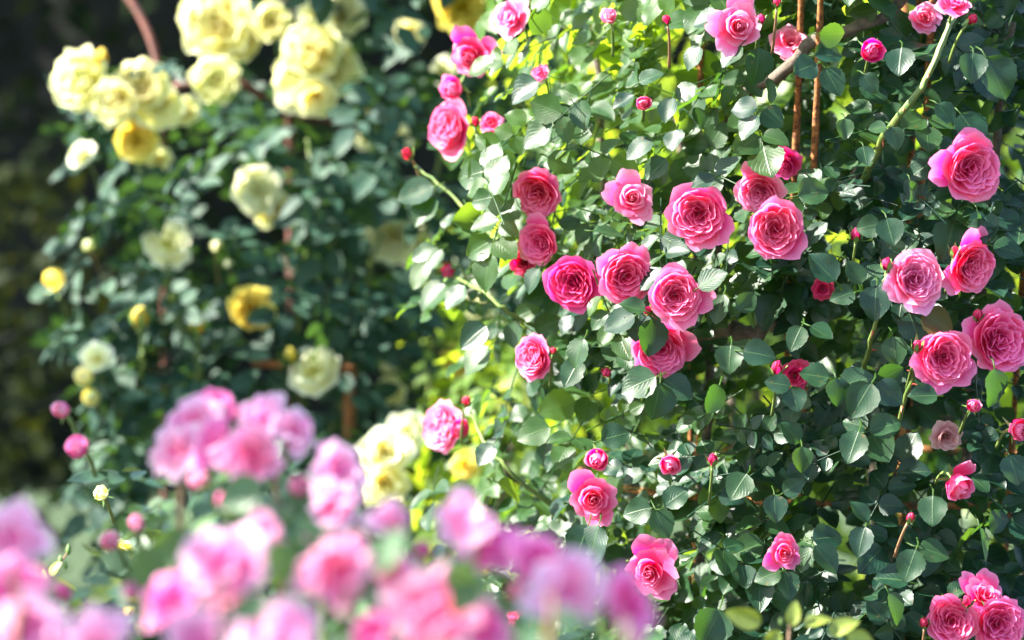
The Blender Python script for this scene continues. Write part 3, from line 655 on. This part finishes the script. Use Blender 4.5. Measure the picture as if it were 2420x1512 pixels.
# ------------------------------------------------------------------ the pink climbing bush
bush = thing('climbing_rose_bush', 'tall dense climbing rose bush with glossy dark green leaves around a rusty obelisk', 'rose bush', (BC[0], BC[1], 0))
bush_inv = -np.array([BC[0], BC[1], 0])
def sil_radius(z):
    """how far the bush reaches toward the open side at height z"""
    d = 3.5
    y = 756 - ((z - CAM[2]) / d - FWD[2]) / UP[2] / KX * 1210
    xs = np.interp(y, SIL[:, 0], SIL[:, 1])
    return BC[0] - (xs - 1210) / 1210 * KX * d
HALF = unit(SUN - FWD)
def mixn(out, glint):
    return unit(out * rng.uniform(.3, 1.0) + np.array([0, 0, 1]) * rng.uniform(.2, 1.1) + rng.normal(0, .45, 3) + HALF * glint)
fol = MB(); n_sp = 0
for i in range(3600):
    th = rng.uniform(-math.pi, math.pi) if rng.random() < .35 else rng.normal(-math.pi * .62, .75)
    z = rng.uniform(0.25, 2.05)
    c = np.array([math.cos(th), math.sin(th)])
    rr = BR + (sil_radius(z) - BR) * max(0, -c[0]) ** 2
    lump = 0.05 * math.sin(th * 7 + z * 9) + 0.04 * math.sin(th * 13 - z * 17 + 1)
    f = 1 - abs(rng.normal(0, 0.22)) if rng.random() < .75 else rng.uniform(.2, .9)
    rad = (rr + lump) * max(f, 0.1)
    if z > 1.7: rad *= 1 - (z - 1.7) * .8
    p = np.array([BC[0] + c[0] * rad, BC[1] + c[1] * rad, z])
    if nz3.noise(Vector(p) * 6.5) < -.12 and rng.random() < .75: continue
    if blocked(p, .95, .02, 24): continue
    out = np.array([c[0], c[1], 0.1])
    nrm = mixn(out, .5)
    d = unit(np.cross(nrm, rng.normal(0, 1, 3)) + np.array([0, 0, -.35]) + out * .25)
    lit = max(0, -c[0] - .1) * .6 + max(0, (z - 1.25)) * 1.5 * max(0, .4 - c[0]) + max(0, c[1]) * .6  # backlight painted in: left, top and back sprays get a paler, yellower tint
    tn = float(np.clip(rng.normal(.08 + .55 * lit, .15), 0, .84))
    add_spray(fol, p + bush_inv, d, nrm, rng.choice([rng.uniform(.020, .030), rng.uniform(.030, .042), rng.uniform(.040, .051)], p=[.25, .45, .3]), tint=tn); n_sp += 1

# single leaves one can tell apart: x, y, length, direction the tip points (degrees), look, tint
#  look: w = catches the sun, g = faces the camera, d = tilted to the shade, b = lit from behind
LEAVES = [
 (1794,112,92,-95,'b'),(1815,100,70,-50,'g'),(1752,105,72,-130,'w'),(1700,40,70,170,'w'),(1930,150,66,-150,'g'),(1950,160,78,-60,'g'),(1925,130,70,15,'g'),(1935,80,72,-5,'d'),
 (2131,112,76,-92,'w'),(2300,125,76,-100,'g'),(2330,135,112,-62,'b'),(2040,175,56,-60,'g'),(1790,255,66,170,'w'),(1788,270,72,-112,'w'),(1800,262,62,-40,'g'),(1815,185,62,-85,'d'),
 (1995,280,54,-90,'g'),(2105,300,58,-80,'g'),(2095,300,44,175,'w'),(2215,245,64,-55,'g'),(2270,268,92,-55,'g'),(1690,412,74,35,'w'),(1690,418,62,-160,'w'),(1885,462,78,10,'g'),(2040,345,52,-80,'g'),
 (2150,425,54,-75,'d'),(1908,570,66,30,'w'),(2095,515,72,-75,'g'),(2080,530,58,-165,'g'),(1975,665,92,130,'g'),(2072,675,84,-92,'g'),(2035,672,66,110,'g'),(2045,660,62,40,'w'),(2020,690,62,-160,'g'),
 (2345,580,78,-25,'g'),(2310,500,72,-80,'d'),(1650,680,78,20,'w'),(1710,695,74,-105,'w'),(1745,735,66,50,'g'),(1895,770,68,-115,'g'),(1915,770,62,-45,'g'),(2110,795,72,-85,'g'),(2150,740,80,-70,'g'),(2180,740,84,-35,'r'),
 (1728,815,70,-90,'g'),(1755,830,80,-20,'g'),(1960,893,72,165,'g'),(1975,893,66,-85,'g'),(1985,912,84,12,'g'),(2060,905,96,-115,'g'),(2070,905,80,-40,'g'),(2075,903,70,30,'b'),(2215,935,72,-170,'g'),(2350,870,92,-90,'d'),
 (1870,915,62,-70,'g'),(1868,912,62,170,'g'),(1700,910,76,-130,'d'),(1030,585,66,-160,'w'),(1045,590,62,-120,'w'),(1010,620,74,-125,'w'),(1055,672,86,-150,'w'),(1100,675,74,-120,'w'),(1050,540,46,80,'w'),
 (1030,468,86,-120,'w'),(1025,440,92,-165,'w'),(1105,490,82,-60,'g'),(1140,500,84,-160,'d'),(1200,560,76,-90,'d'),(1275,635,66,-105,'w'),(1150,770,82,-140,'w'),(1155,820,86,-125,'w'),(1405,545,72,10,'g'),
 (1500,745,82,-155,'w'),(1525,735,66,160,'g'),(1512,735,76,-100,'b'),(1545,752,92,-100,'b'),(1560,770,70,-35,'d'),(1380,800,74,-110,'w'),(1370,850,76,-120,'g'),(1550,890,90,-155,'g'),(1560,905,90,-100,'b'),(1570,895,82,-40,'g'),
 (1290,20,72,-110,'d'),(1262,30,70,60,'w'),(1275,195,84,-150,'w'),(1655,110,64,-115,'w'),(1160,340,82,-10,'g'),(1295,370,70,-30,'g'),(1540,330,76,-145,'w'),(1600,305,62,-95,'w'),(1575,375,70,-130,'w'),(1510,195,62,20,'w'),
 (1498,225,60,-150,'w'),(1590,230,66,-110,'w'),(1598,232,58,30,'w'),(2030,1018,84,-105,'g'),(2060,1025,80,-55,'g'),(2055,1018,80,20,'g'),(2050,1012,64,150,'g'),(1895,1055,62,-90,'g'),(1890,1045,64,140,'d'),
 (1765,1120,74,-120,'g'),(1830,1170,66,-90,'g'),(1850,1165,58,30,'g'),(1920,1275,80,20,'g'),(1925,1290,82,-55,'g'),(1915,1290,66,-115,'w'),(1852,1350,72,-90,'g'),(1845,1350,66,-165,'g'),(2045,1245,74,-95,'g'),(2050,1235,66,120,'g'),
 (2165,1298,84,-105,'g'),(2170,1292,78,-25,'g'),(2150,1375,84,160,'g'),(2205,1170,76,-85,'g'),(2315,1245,84,-90,'d'),(2100,1400,82,-70,'d'),(1700,1440,100,-110,'g'),(2385,1075,74,-80,'g'),(1300,1010,84,-160,'g'),
 (1420,1040,74,20,'g'),(1540,1200,72,-165,'g'),(1550,1205,74,-75,'g'),(1570,1195,72,40,'g'),(1390,1240,92,-110,'b'),(1415,1240,84,-105,'w'),(1175,1140,76,-10,'d'),(1165,1050,62,-120,'g'),(1430,1275,76,-120,'w'),
]
NL = {'w': 0, 'g': 0}
LEAVES.sort(key=lambda q: -q[2])
for i, (x, y, ln, ang, look) in enumerate(LEAVES):
    d0 = front(min(max(x, 1000), 2420)) - .055 - rng.uniform(0, .05)
    p = at(x, y, d0)
    a = R(ang); hx, hy = x + .5 * ln * math.cos(a), y - .5 * ln * math.sin(a)
    hit = (np.hypot(OB[:NR, 0] - hx, OB[:NR, 1] - hy) < OB[:NR, 2] * .85 + 10) & (OB[:NR, 3] < 3.7)
    if hit.any() and (x, y) not in ((1545, 752), (1512, 735)):
        d0 = max(d0, OB[:NR][hit, 3].max() + .05); p = at(x, y, d0)
    d = math.cos(a) * RIGHT + math.sin(a) * UP
    nn = {'w': HALF + rng.normal(0, .12, 3), 'g': -FWD + np.array([0, 0, .55]) + rng.normal(0, .22, 3), 'r': -FWD + np.array([0, 0, .3]) + rng.normal(0, .1, 3),
          'd': -FWD * .7 + RIGHT * .7 + rng.normal(0, .2, 3), 'b': -FWD + RIGHT * .15 + UP * .1 + rng.normal(0, .35, 3)}[look]
    d = unit(d - nn * (unit(nn) @ d) / np.linalg.norm(nn) * .6 + rng.normal(0, .06, 3))
    mb = MB() if i < 100 else fol; L = px(ln, d0)
    add_leaf(mb, p + bush_inv, d, nn, L, .876 if look == 'r' else rng.uniform(.0, (.12 if look == 'b' else .32) if x > 1300 else .6), wide=rng.uniform(1.0, 1.15))  # leaves at the sunny edge draw a brighter tint, sunlight put into colour
    mb.tube(np.array([p, p - d * L * .18 - nn * .001, p - d * L * .3 + FWD * .02]) + bush_inv, [.0008, .001, .0011], 4, .6, False)
    if i >= 100: continue
    lf = mb.build('leaf', M['leaf'], bush)
    if look == 'r': lf['label'] = 'leaf flushed bronze red'

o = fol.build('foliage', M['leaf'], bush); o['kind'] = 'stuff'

def cane(pts, r0, r1, mat, name='cane', thorns=0, wob=.004, parent=None, inv=None):
    pts = np.array(pts, float); n = 24
    s = np.linspace(0, len(pts) - 1, n); q = np.stack([np.interp(s, np.arange(len(pts)), pts[:, k]) for k in range(3)], 1)
    for _ in range(3): q[1:-1] = (q[:-2] + 2 * q[1:-1] + q[2:]) / 4
    q[1:-1] += rng.normal(0, wob, (n - 2, 3))
    mb = MB(); mb.tube(q + inv, np.linspace(r0, r1, n) * (1 + rng.normal(0, .05, n)), 8)
    o = mb.build(name, mat, parent)
    for k in range(thorns):
        j = rng.integers(2, n - 2); t = unit(rng.normal(0, 1, 3) - FWD * .4); tb = MB()
        b = q[j] + inv
        tb.tube([b, b + t * .006, b + t * .011 - np.array([0, 0, .002])], [.0024, .0012, .0002], 5)
        th = tb.build('thorn', M['thorn'], o)
    return o
kw = dict(parent=bush, inv=bush_inv)
f0 = lambda x, o=0: front(x) + o
cane([at(2230, -80, f0(2200, .10)), at(2120, 10, f0(2100, .10)), at(1960, 80, f0(1960, .10)), at(1830, 175, f0(1830, .12)), at(1740, 250, f0(1740, .2)), at(1650, 420, f0(1700, .3))], .0075, .009, M['bark'], **kw)
cane([at(1640, 790, f0(1640, .2)), at(1740, 778, f0(1740, .12)), at(1860, 770, f0(1860, .12)), at(1960, 740, f0(1960, .25))], .010, .009, M['bark'], **kw)
cane([at(1930, 500, f0(1930, .2)), at(2010, 440, f0(2010, .10)), at(2080, 400, f0(2080, .2))], .011, .010, M['bark'], **kw)
cane([at(2255, 30, f0(2240, -.03)), at(2225, 110, f0(2240, -.05)), at(2175, 215, f0(2180, -.05)), at(2095, 310, f0(2100, -.02)), at(2040, 430, f0(2040, .1))], .0032, .0050, M['stem'], thorns=7, wob=.001, **kw)
cane([at(2095, 640, f0(2095, -.03)), at(2085, 700, f0(2085, -.04)), at(2060, 800, f0(2060, -.02)), at(2040, 880, f0(2040, .08))], .002, .0034, M['stem'], thorns=4, wob=.001, **kw)
cane([at(2168, 830, f0(2168, -.05)), at(2160, 880, f0(2160, -.06)), at(2135, 960, f0(2135, -.02)), at(2080, 1100, f0(2080, .1))], .002, .0034, M['stem'], thorns=3, wob=.001, **kw)
cane([at(1120, 300, f0(1120, -.03)), at(1150, 380, f0(1150, -.04)), at(1210, 440, f0(1210, .0)), at(1320, 560, f0(1320, .12))], .0018, .0034, M['stem'], wob=.001, **kw)
cane([at(1060, 650, f0(1060)), at(1130, 680, f0(1130, -.03)), at(1190, 730, f0(1190, .0)), at(1310, 800, f0(1310, .15))], .0018, .0032, M['stem'], wob=.001, **kw)
cane([at(1110, 970, f0(1110)), at(1140, 1040, f0(1140, -.03)), at(1200, 1110, f0(1200)), at(1340, 1230, f0(1340, .15))], .0018, .0034, M['stem'], wob=.001, **kw)
cane([at(1000, 420, f0(1000)), at(975, 385, f0(1000, -.02)), at(1080, 470, f0(1080)), at(1230, 620, f0(1230, .1))], .0012, .0028, M['stem'], wob=.001, **kw)
for k in range(7):
    a = k * .9; b = np.array([BC[0] + .16 * math.cos(a), BC[1] + .16 * math.sin(a), 0.02])
    t = np.array([BC[0] + .42 * math.cos(a + .5), BC[1] + .42 * math.sin(a + .5), 1.5 + .3 * rng.random()])
    cane([b, b * .6 + t * .4 + rng.normal(0, .05, 3), t], .012, .005, M['bark'], **kw)

# the rusty obelisk inside it
def rod_on(x, d): 
    p = at(x, 200, d); return p[:2]
ob = thing('garden_obelisk', 'rusty iron obelisk of notched rods, mostly swallowed by the pink climbing rose', 'plant support', (BC[0], BC[1], 0))
def rod(parent, inv, xy, z0, z1, r, mat, lean=(0, 0), name='rod'):
    mb = MB(); n = 60; z = np.linspace(z0, z1, n)
    pts = np.stack([xy[0] + lean[0] * z + .001 * np.sin(z * 9), xy[1] + lean[1] * z, z], 1)
    mb.tube(pts + inv, r * (1 + .12 * np.sign(np.sin(np.arange(n) * 2.2))), 7)
    return mb.build(name, mat, parent)
for x, dd, r in ((1655, .24, .004), (1888, .15, .0045), (1934, .10, .0045), (2196, .14, .0045), (2165, .34, .0045), (2455, .2, .0045)):
    q = rod_on(x, front(min(x, 2400)) + dd); rod(ob, bush_inv, q + np.array([0, .28 * 1.6]), 0, 2.15, r, M['rust'], (0, -.28))
for a in (.4, 1.3, 2.2):
    rod(ob, bush_inv, BC + .40 * np.array([math.cos(a), math.sin(a)]), 0, 2.15, .006, M['rust'])
for z in (.45, 1.0, 1.9):
    a = np.linspace(0, 2 * math.pi, 40); mb = MB()
    mb.tube(np.stack([.43 * np.cos(a), .43 * np.sin(a), 0 * a + z], 1), .005, 6, cap=False); mb.build('hoop', M['rust'], ob)

# ------------------------------------------------------------------ the yellow rose bush and its support
YC = at(700, 756, 4.95); YC = np.array([YC[0], YC[1], 0])
yb = thing('rose_bush', 'bushy yellow rose with blue green leaves against a dark hedge', 'rose bush', YC)
mb = MB()
def ysil(p):
    x, y, d = proj(p)
    xl = np.interp(y, [-300, 90, 200, 300, 480, 620, 760, 860, 1000, 1100, 1500], [470, 440, 150, 165, 150, 120, 130, 200, 160, 170, 170])
    return x > xl + 15
cnt = 0
for i in range(2000):
    th = rng.uniform(-math.pi, math.pi) if rng.random() < .5 else rng.normal(-math.pi / 2, .9); f = math.sqrt(rng.random()) if rng.random() < .5 else 1 - abs(rng.normal(0, .12))
    z = rng.uniform(.2, 2.15)
    out = np.array([math.cos(th), math.sin(th), .15])
    p = YC + np.array([.64 * f * out[0], .45 * f * out[1], z])
    if not ysil(p) or blocked(p, 1.0, .02, 38): continue
    nrm = unit(out * .5 + np.array([0, 0, .8]) + rng.normal(0, .4, 3))
    add_spray(mb, p - YC, unit(np.cross(nrm, rng.normal(0, 1, 3)) + np.array([0, 0, -.3])), nrm, rng.uniform(.046, .070), lo=True, pairs=2)
for x0, x1 in ((985, 1500), (1140, 1320)): pass
o = mb.build('foliage', M['leaf_far'], yb); o['kind'] = 'stuff'
for k in range(6):
    b = YC + np.array([rng.uniform(-.15, .15), rng.uniform(-.1, .1), 0.02]); t = YC + np.array([rng.uniform(-.45, .45), rng.uniform(-.3, .1), rng.uniform(1.3, 1.9)])
    cane([b, (b + t) / 2 + rng.normal(0, .06, 3), t], .011, .004, M['stem'], parent=yb, inv=-YC)
for x, y0, y1, d in ((725, 330, 640, 4.6), (332, 770, 930, 4.5), (464, 785, 960, 4.55), (394, 620, 800, 4.66)):
    cane([at(x, y0, d), at(x + 6, (y0 + y1) / 2, d + .02), at(x - 4, y1, d + .1)], .0035, .0045, M['stem'], parent=yb, inv=-YC)
yo = thing('garden_obelisk', 'brown iron hoop and post frame holding the yellow roses, its curved bar against the dark', 'plant support', YC)
def bar(pts, r, name, mat=M['rust_dark']):
    pts = np.array(pts); n = 30; s = np.linspace(0, len(pts) - 1, n)
    q = np.stack([np.interp(s, np.arange(len(pts)), pts[:, k]) for k in range(3)], 1)
    for _ in range(4): q[1:-1] = (q[:-2] + 2 * q[1:-1] + q[2:]) / 4
    mb = MB(); mb.tube(q - YC, r, 8); return mb.build(name, mat, yo)
bar([at(250, -60, 4.95), at(312, 0, 4.92), at(345, 60, 4.9), at(368, 120, 4.88), at(380, 200, 4.86), at(386, 250, 4.95), at(388, 320, 5.2), at(390, 800, 5.3), at(390, 2200, 5.3)], .0085, 'arch')
bar([at(683, -200, 4.95), at(683, 60, 4.95), at(685, 200, 5.1), at(686, 300, 5.3), at(690, 700, 5.3), at(690, 2200, 5.3)], .0105, 'post')
bar([at(395, 215, 4.86), at(430, 200, 4.83), at(560, 185, 4.8), at(684, 275, 4.85), at(850, 300, 5.0)], .009, 'hoop')
bar([at(600, 858, 4.7), at(680, 862, 4.65), at(760, 868, 4.63), at(835, 872, 4.66)], .008, 'hoop', M['rust'])
bar([at(828, 865, 4.66), at(826, 1000, 4.66), at(824, 2200, 4.7)], .012, 'post', M['rust'])

# ------------------------------------------------------------------ the lilac rose bush in front
LC = np.array([-.16, 1.62, 0])
lb = thing('rose_bush', 'low spreading lilac rose bush with soft green leaves, closest to the camera', 'rose bush', LC)
mb = MB()
for i in range(300):
    x = rng.uniform(-150, 1650); d = rng.uniform(1.85, 2.6) if rng.random() < .8 else rng.uniform(1.4, 1.85)
    top = np.interp(x, [-150, 100, 200, 330, 500, 750, 900, 1100, 1300, 1500, 1650], [1330, 1350, 1130, 1060, 1110, 1120, 1250, 1280, 1380, 1480, 1560])
    top += 60 if d < 1.85 else 20
    if d < 1.85 and (x < 700 or rng.random() < .4): d += .6
    y = top + abs(rng.normal(0, 260)) + 10
    p = at(x, y, d)
    if p[2] < .3 or blocked(p, .9, .05, 20): continue
    if 30 < x < 350 and 1120 < y and rng.random() < .85: continue
    nrm = unit(np.array([0, -.4, .8]) + rng.normal(0, .4, 3))
    add_spray(mb, p - LC, unit(rng.normal(0, 1, 3) * [1, 1, .5]), nrm, rng.uniform(.026, .042), lo=True, pairs=2)
o = mb.build('foliage', M['leaf_near'], lb); o['kind'] = 'stuff'
for x, y, d in ((560, 1100, 1.95), (760, 1200, 1.85), (420, 1100, 1.95), (30, 1330, 1.5), (520, 1360, 1.42), (830, 1400, 1.35), (1040, 1500, 1.3), (1300, 1400, 1.45), (1480, 1470, 1.4), (1120, 1290, 1.55), (660, 1100, 1.95)):
    t = at(x, y, d); b = np.array([t[0] * .45 + LC[0] * .5, t[1] * .6 + .6, .02])
    cane([t, t + np.array([.0, .01, -.1]), (t + b) / 2, b], .0022, .0065, M['stem_red'] if rng.random() < .6 else M['stem'], parent=lb, inv=-LC, wob=.002)
# young shoots
def shoot(x, y, d, leaves, buds, stem):
    s = MB(); s.tube(np.array([at(a, b, d) for a, b in stem]) - LC, np.linspace(.0022, .0010, len(stem)), 6)
    o = s.build('young_shoot', M['stem_red'], lb)
    for (a, b, ln, ang, tn) in leaves:
        m2 = MB(); aa = R(ang); dd = math.cos(aa) * RIGHT + math.sin(aa) * UP
        add_leaf(m2, at(a, b, d - .004) - LC, dd, -FWD * .6 + UP * .6 + rng.normal(0, .3, 3), px(ln, d), tn, wide=.75); m2.build('leaf', M['leaf_young'], o)
    for (a, b, ln) in buds:
        m3 = MB(); q = at(a, b, d) - LC; l = px(ln, d)
        m3.tube([q - UP * l * .5, q - UP * l * .2, q + UP * l * .1, q + UP * l * .5], [.001, l * .24, l * .22, l * .03], 7); m3.build('bud', M['sepal'], o)
shoot(110, 1380, 2.62, [(105, 1388, 44, 95, .5), (110, 1370, 95, -22, .3), (95, 1360, 55, -165, .6), (80, 1390, 72, -110, .2), (120, 1360, 42, 60, .7)],
      [(162, 1298, 26), (143, 1322, 22), (88, 1345, 20), (155, 1335, 20)], [(98, 1475), (105, 1400), (122, 1350), (140, 1335), (160, 1305)])
shoot(260, 1430, 2.5, [(205, 1418, 110, 20, .3), (300, 1405, 60, -25, .5), (200, 1430, 60, 190, .3)], [], [(170, 1470), (205, 1425), (260, 1412)])
shoot(1880, 1480, 2.35, [(1800, 1470, 90, 165, .5), (1870, 1480, 62, 80, .6), (1840, 1490, 60, -120, .2), (1900, 1480, 70, 20, .6), (1960, 1500, 80, 30, .5), (2000, 1502, 90, -25, .2)],
      [(1863, 1455, 26), (1845, 1468, 18)], [(1850, 1620), (1862, 1540), (1866, 1470)])
# olive leaves hanging among the blurred blooms
for (x, y, ln, ang, d) in ((650, 1270, 130, -75, 1.45), (620, 1140, 120, -150, 1.8), (640, 1420, 110, -160, 1.4), (960, 1250, 130, -120, 1.5), (700, 1230, 90, -30, 1.6), (370, 1330, 100, 60, 2.0), (420, 1250, 110, -80, 1.9), (340, 1290, 120, -80, 1.95), (1060, 1330, 120, -50, 1.5), (1130, 1350, 120, -120, 1.5)):
    m2 = MB(); aa = R(ang)
    add_leaf(m2, at(x, y, d) - LC, math.cos(aa) * RIGHT + math.sin(aa) * UP, -FWD + UP * .3 + rng.normal(0, .3, 3), px(ln, d), rng.uniform(.2, .8), wide=.85)
    m2.build('leaf', M['leaf_near'], lb)

# ------------------------------------------------------------------ shrubs behind, unseen trees added for shade, the ground
def leafy(mb, cen, rad, n, size, sh=.8, flat=(.5, .5)):
    for i in range(n):
        v = unit(rng.normal(0, 1, 3)); f = 1 - abs(rng.normal(0, .18)) if rng.random() < sh else rng.random() ** .33
        lump = 1 + .12 * math.sin(v[0] * 9 + cen[0]) * math.sin(v[2] * 8 + cen[1])
        p = v * np.array(rad) * f * lump
        nrm = unit(v * .6 + np.array([0, 0, .6]) + rng.normal(0, .5, 3))
        add_leaf(mb, p, unit(np.cross(nrm, rng.normal(0, 1, 3)) + [0, 0, -.3]), nrm, size * rng.uniform(.7, 1.3), lo=True)
def shrub(name, label, cat, cen, rad, n, size, mat, trunk=.02, group=None, core=0.0):
    cen = np.array(cen, float); base = np.array([cen[0], cen[1], 0])
    t = thing(name, label, cat, base, group=group)
    mb = MB(); leafy(mb, cen, rad, n, size)
    for a in mb.v: a += cen - base
    mb.build('crown', mat, t)
    tk = MB(); h = cen[2] + rad[2] * .3
    tk.tube([(0, 0, 0), (.02, 0, h * .4), (-.02, .03, h * .75), (.02, .0, h)], [trunk, trunk * .85, trunk * .6, trunk * .2], 8)
    for k in range(7):
        a = k * GA; s = np.array([0, 0, cen[2] * (.55 + .06 * k)]); e = s + np.array([math.cos(a) * rad[0] * .7, math.sin(a) * rad[1] * .7, rad[2] * .35])
        tk.tube([s, (s + e) / 2 + [0, 0, .05], e], [trunk * .45, trunk * .3, trunk * .1], 6)
    tk.build('trunk', M['core'] if mat == M['leaf_dim'] else M['bark'], t)
    return t
shrub('green_shrub', 'sunlit yellow green shrub showing through gaps behind the pink roses', 'shrub', (.55, 5.3, 1.2), (.75, .45, 1.0), 2200, .075, M['leaf_shrub'])
q = at(1190, 1120, 4.5)
shrub('green_shrub', 'low glowing yellow green shrub behind the lower edge of the pink bush', 'shrub', q, (.21, .16, .30), 450, .05, M['leaf_shrub'], .012)
shrub('unseen_shade_tree', 'unseen small leafy tree added to shade the lilac roses', 'tree', (-1.95, 1.55, 2.6), (.85, 1.05, .78), 1900, .09, M['leaf_shrub'], .04)  # out of view, placed and shaped to keep sun off the lilac roses
shrub('unseen_shade_tree', 'unseen small leafy tree added to shade the yellow roses', 'tree', (-1.8, 5.0, 1.7), (.45, .85, .68), 800, .09, M['leaf_shrub'], .04)  # out of view, blocks sun from the lower yellow bush
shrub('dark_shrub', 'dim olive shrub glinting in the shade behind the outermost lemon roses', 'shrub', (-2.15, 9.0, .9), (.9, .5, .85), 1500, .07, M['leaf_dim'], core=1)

hd = thing('evergreen_hedge', 'tall dark evergreen hedge closing the garden behind the roses', 'hedge', (0, 13.5, 0))
mb = MB()
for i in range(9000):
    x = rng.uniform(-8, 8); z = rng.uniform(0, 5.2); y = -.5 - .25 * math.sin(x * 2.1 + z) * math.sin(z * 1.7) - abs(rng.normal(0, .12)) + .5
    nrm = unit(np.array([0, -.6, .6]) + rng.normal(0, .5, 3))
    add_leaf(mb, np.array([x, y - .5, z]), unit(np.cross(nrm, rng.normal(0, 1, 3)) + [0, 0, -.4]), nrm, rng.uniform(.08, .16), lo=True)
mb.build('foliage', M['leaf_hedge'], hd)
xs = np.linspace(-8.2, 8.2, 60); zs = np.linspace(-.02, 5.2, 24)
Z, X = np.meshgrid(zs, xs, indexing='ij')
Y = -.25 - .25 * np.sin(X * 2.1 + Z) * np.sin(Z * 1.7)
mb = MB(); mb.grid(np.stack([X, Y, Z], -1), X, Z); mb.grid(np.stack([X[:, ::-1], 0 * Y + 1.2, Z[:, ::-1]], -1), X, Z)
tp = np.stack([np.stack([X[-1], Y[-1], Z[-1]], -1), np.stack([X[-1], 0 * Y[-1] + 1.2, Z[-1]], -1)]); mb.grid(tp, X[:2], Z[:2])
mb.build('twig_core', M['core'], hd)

mb = MB(); xs = np.linspace(-60, 60, 60); ys = np.linspace(-15, 130, 60); Y, X = np.meshgrid(ys, xs, indexing='ij')
mb.grid(np.stack([X, Y, .03 * np.sin(X * .4) * np.sin(Y * .35) - .02], -1), X, Y); struct(mb.build('lawn', M['lawn']))
mb = MB(); a = np.linspace(0, 2 * math.pi, 49); rr = np.linspace(0.02, 1, 8)
A, Q = np.meshgrid(a, rr, indexing='ij')
mb.grid(np.stack([.2 + Q * (1.9 + .15 * np.sin(A * 5)) * np.cos(A), 3.3 + Q * (2.9 + .15 * np.sin(A * 4)) * np.sin(A), .05 * (1 - Q ** 3) + .018], -1), A, Q); struct(mb.build('soil', M['soil']))
print('objects', len(bpy.data.objects), 'sprays', n_sp)
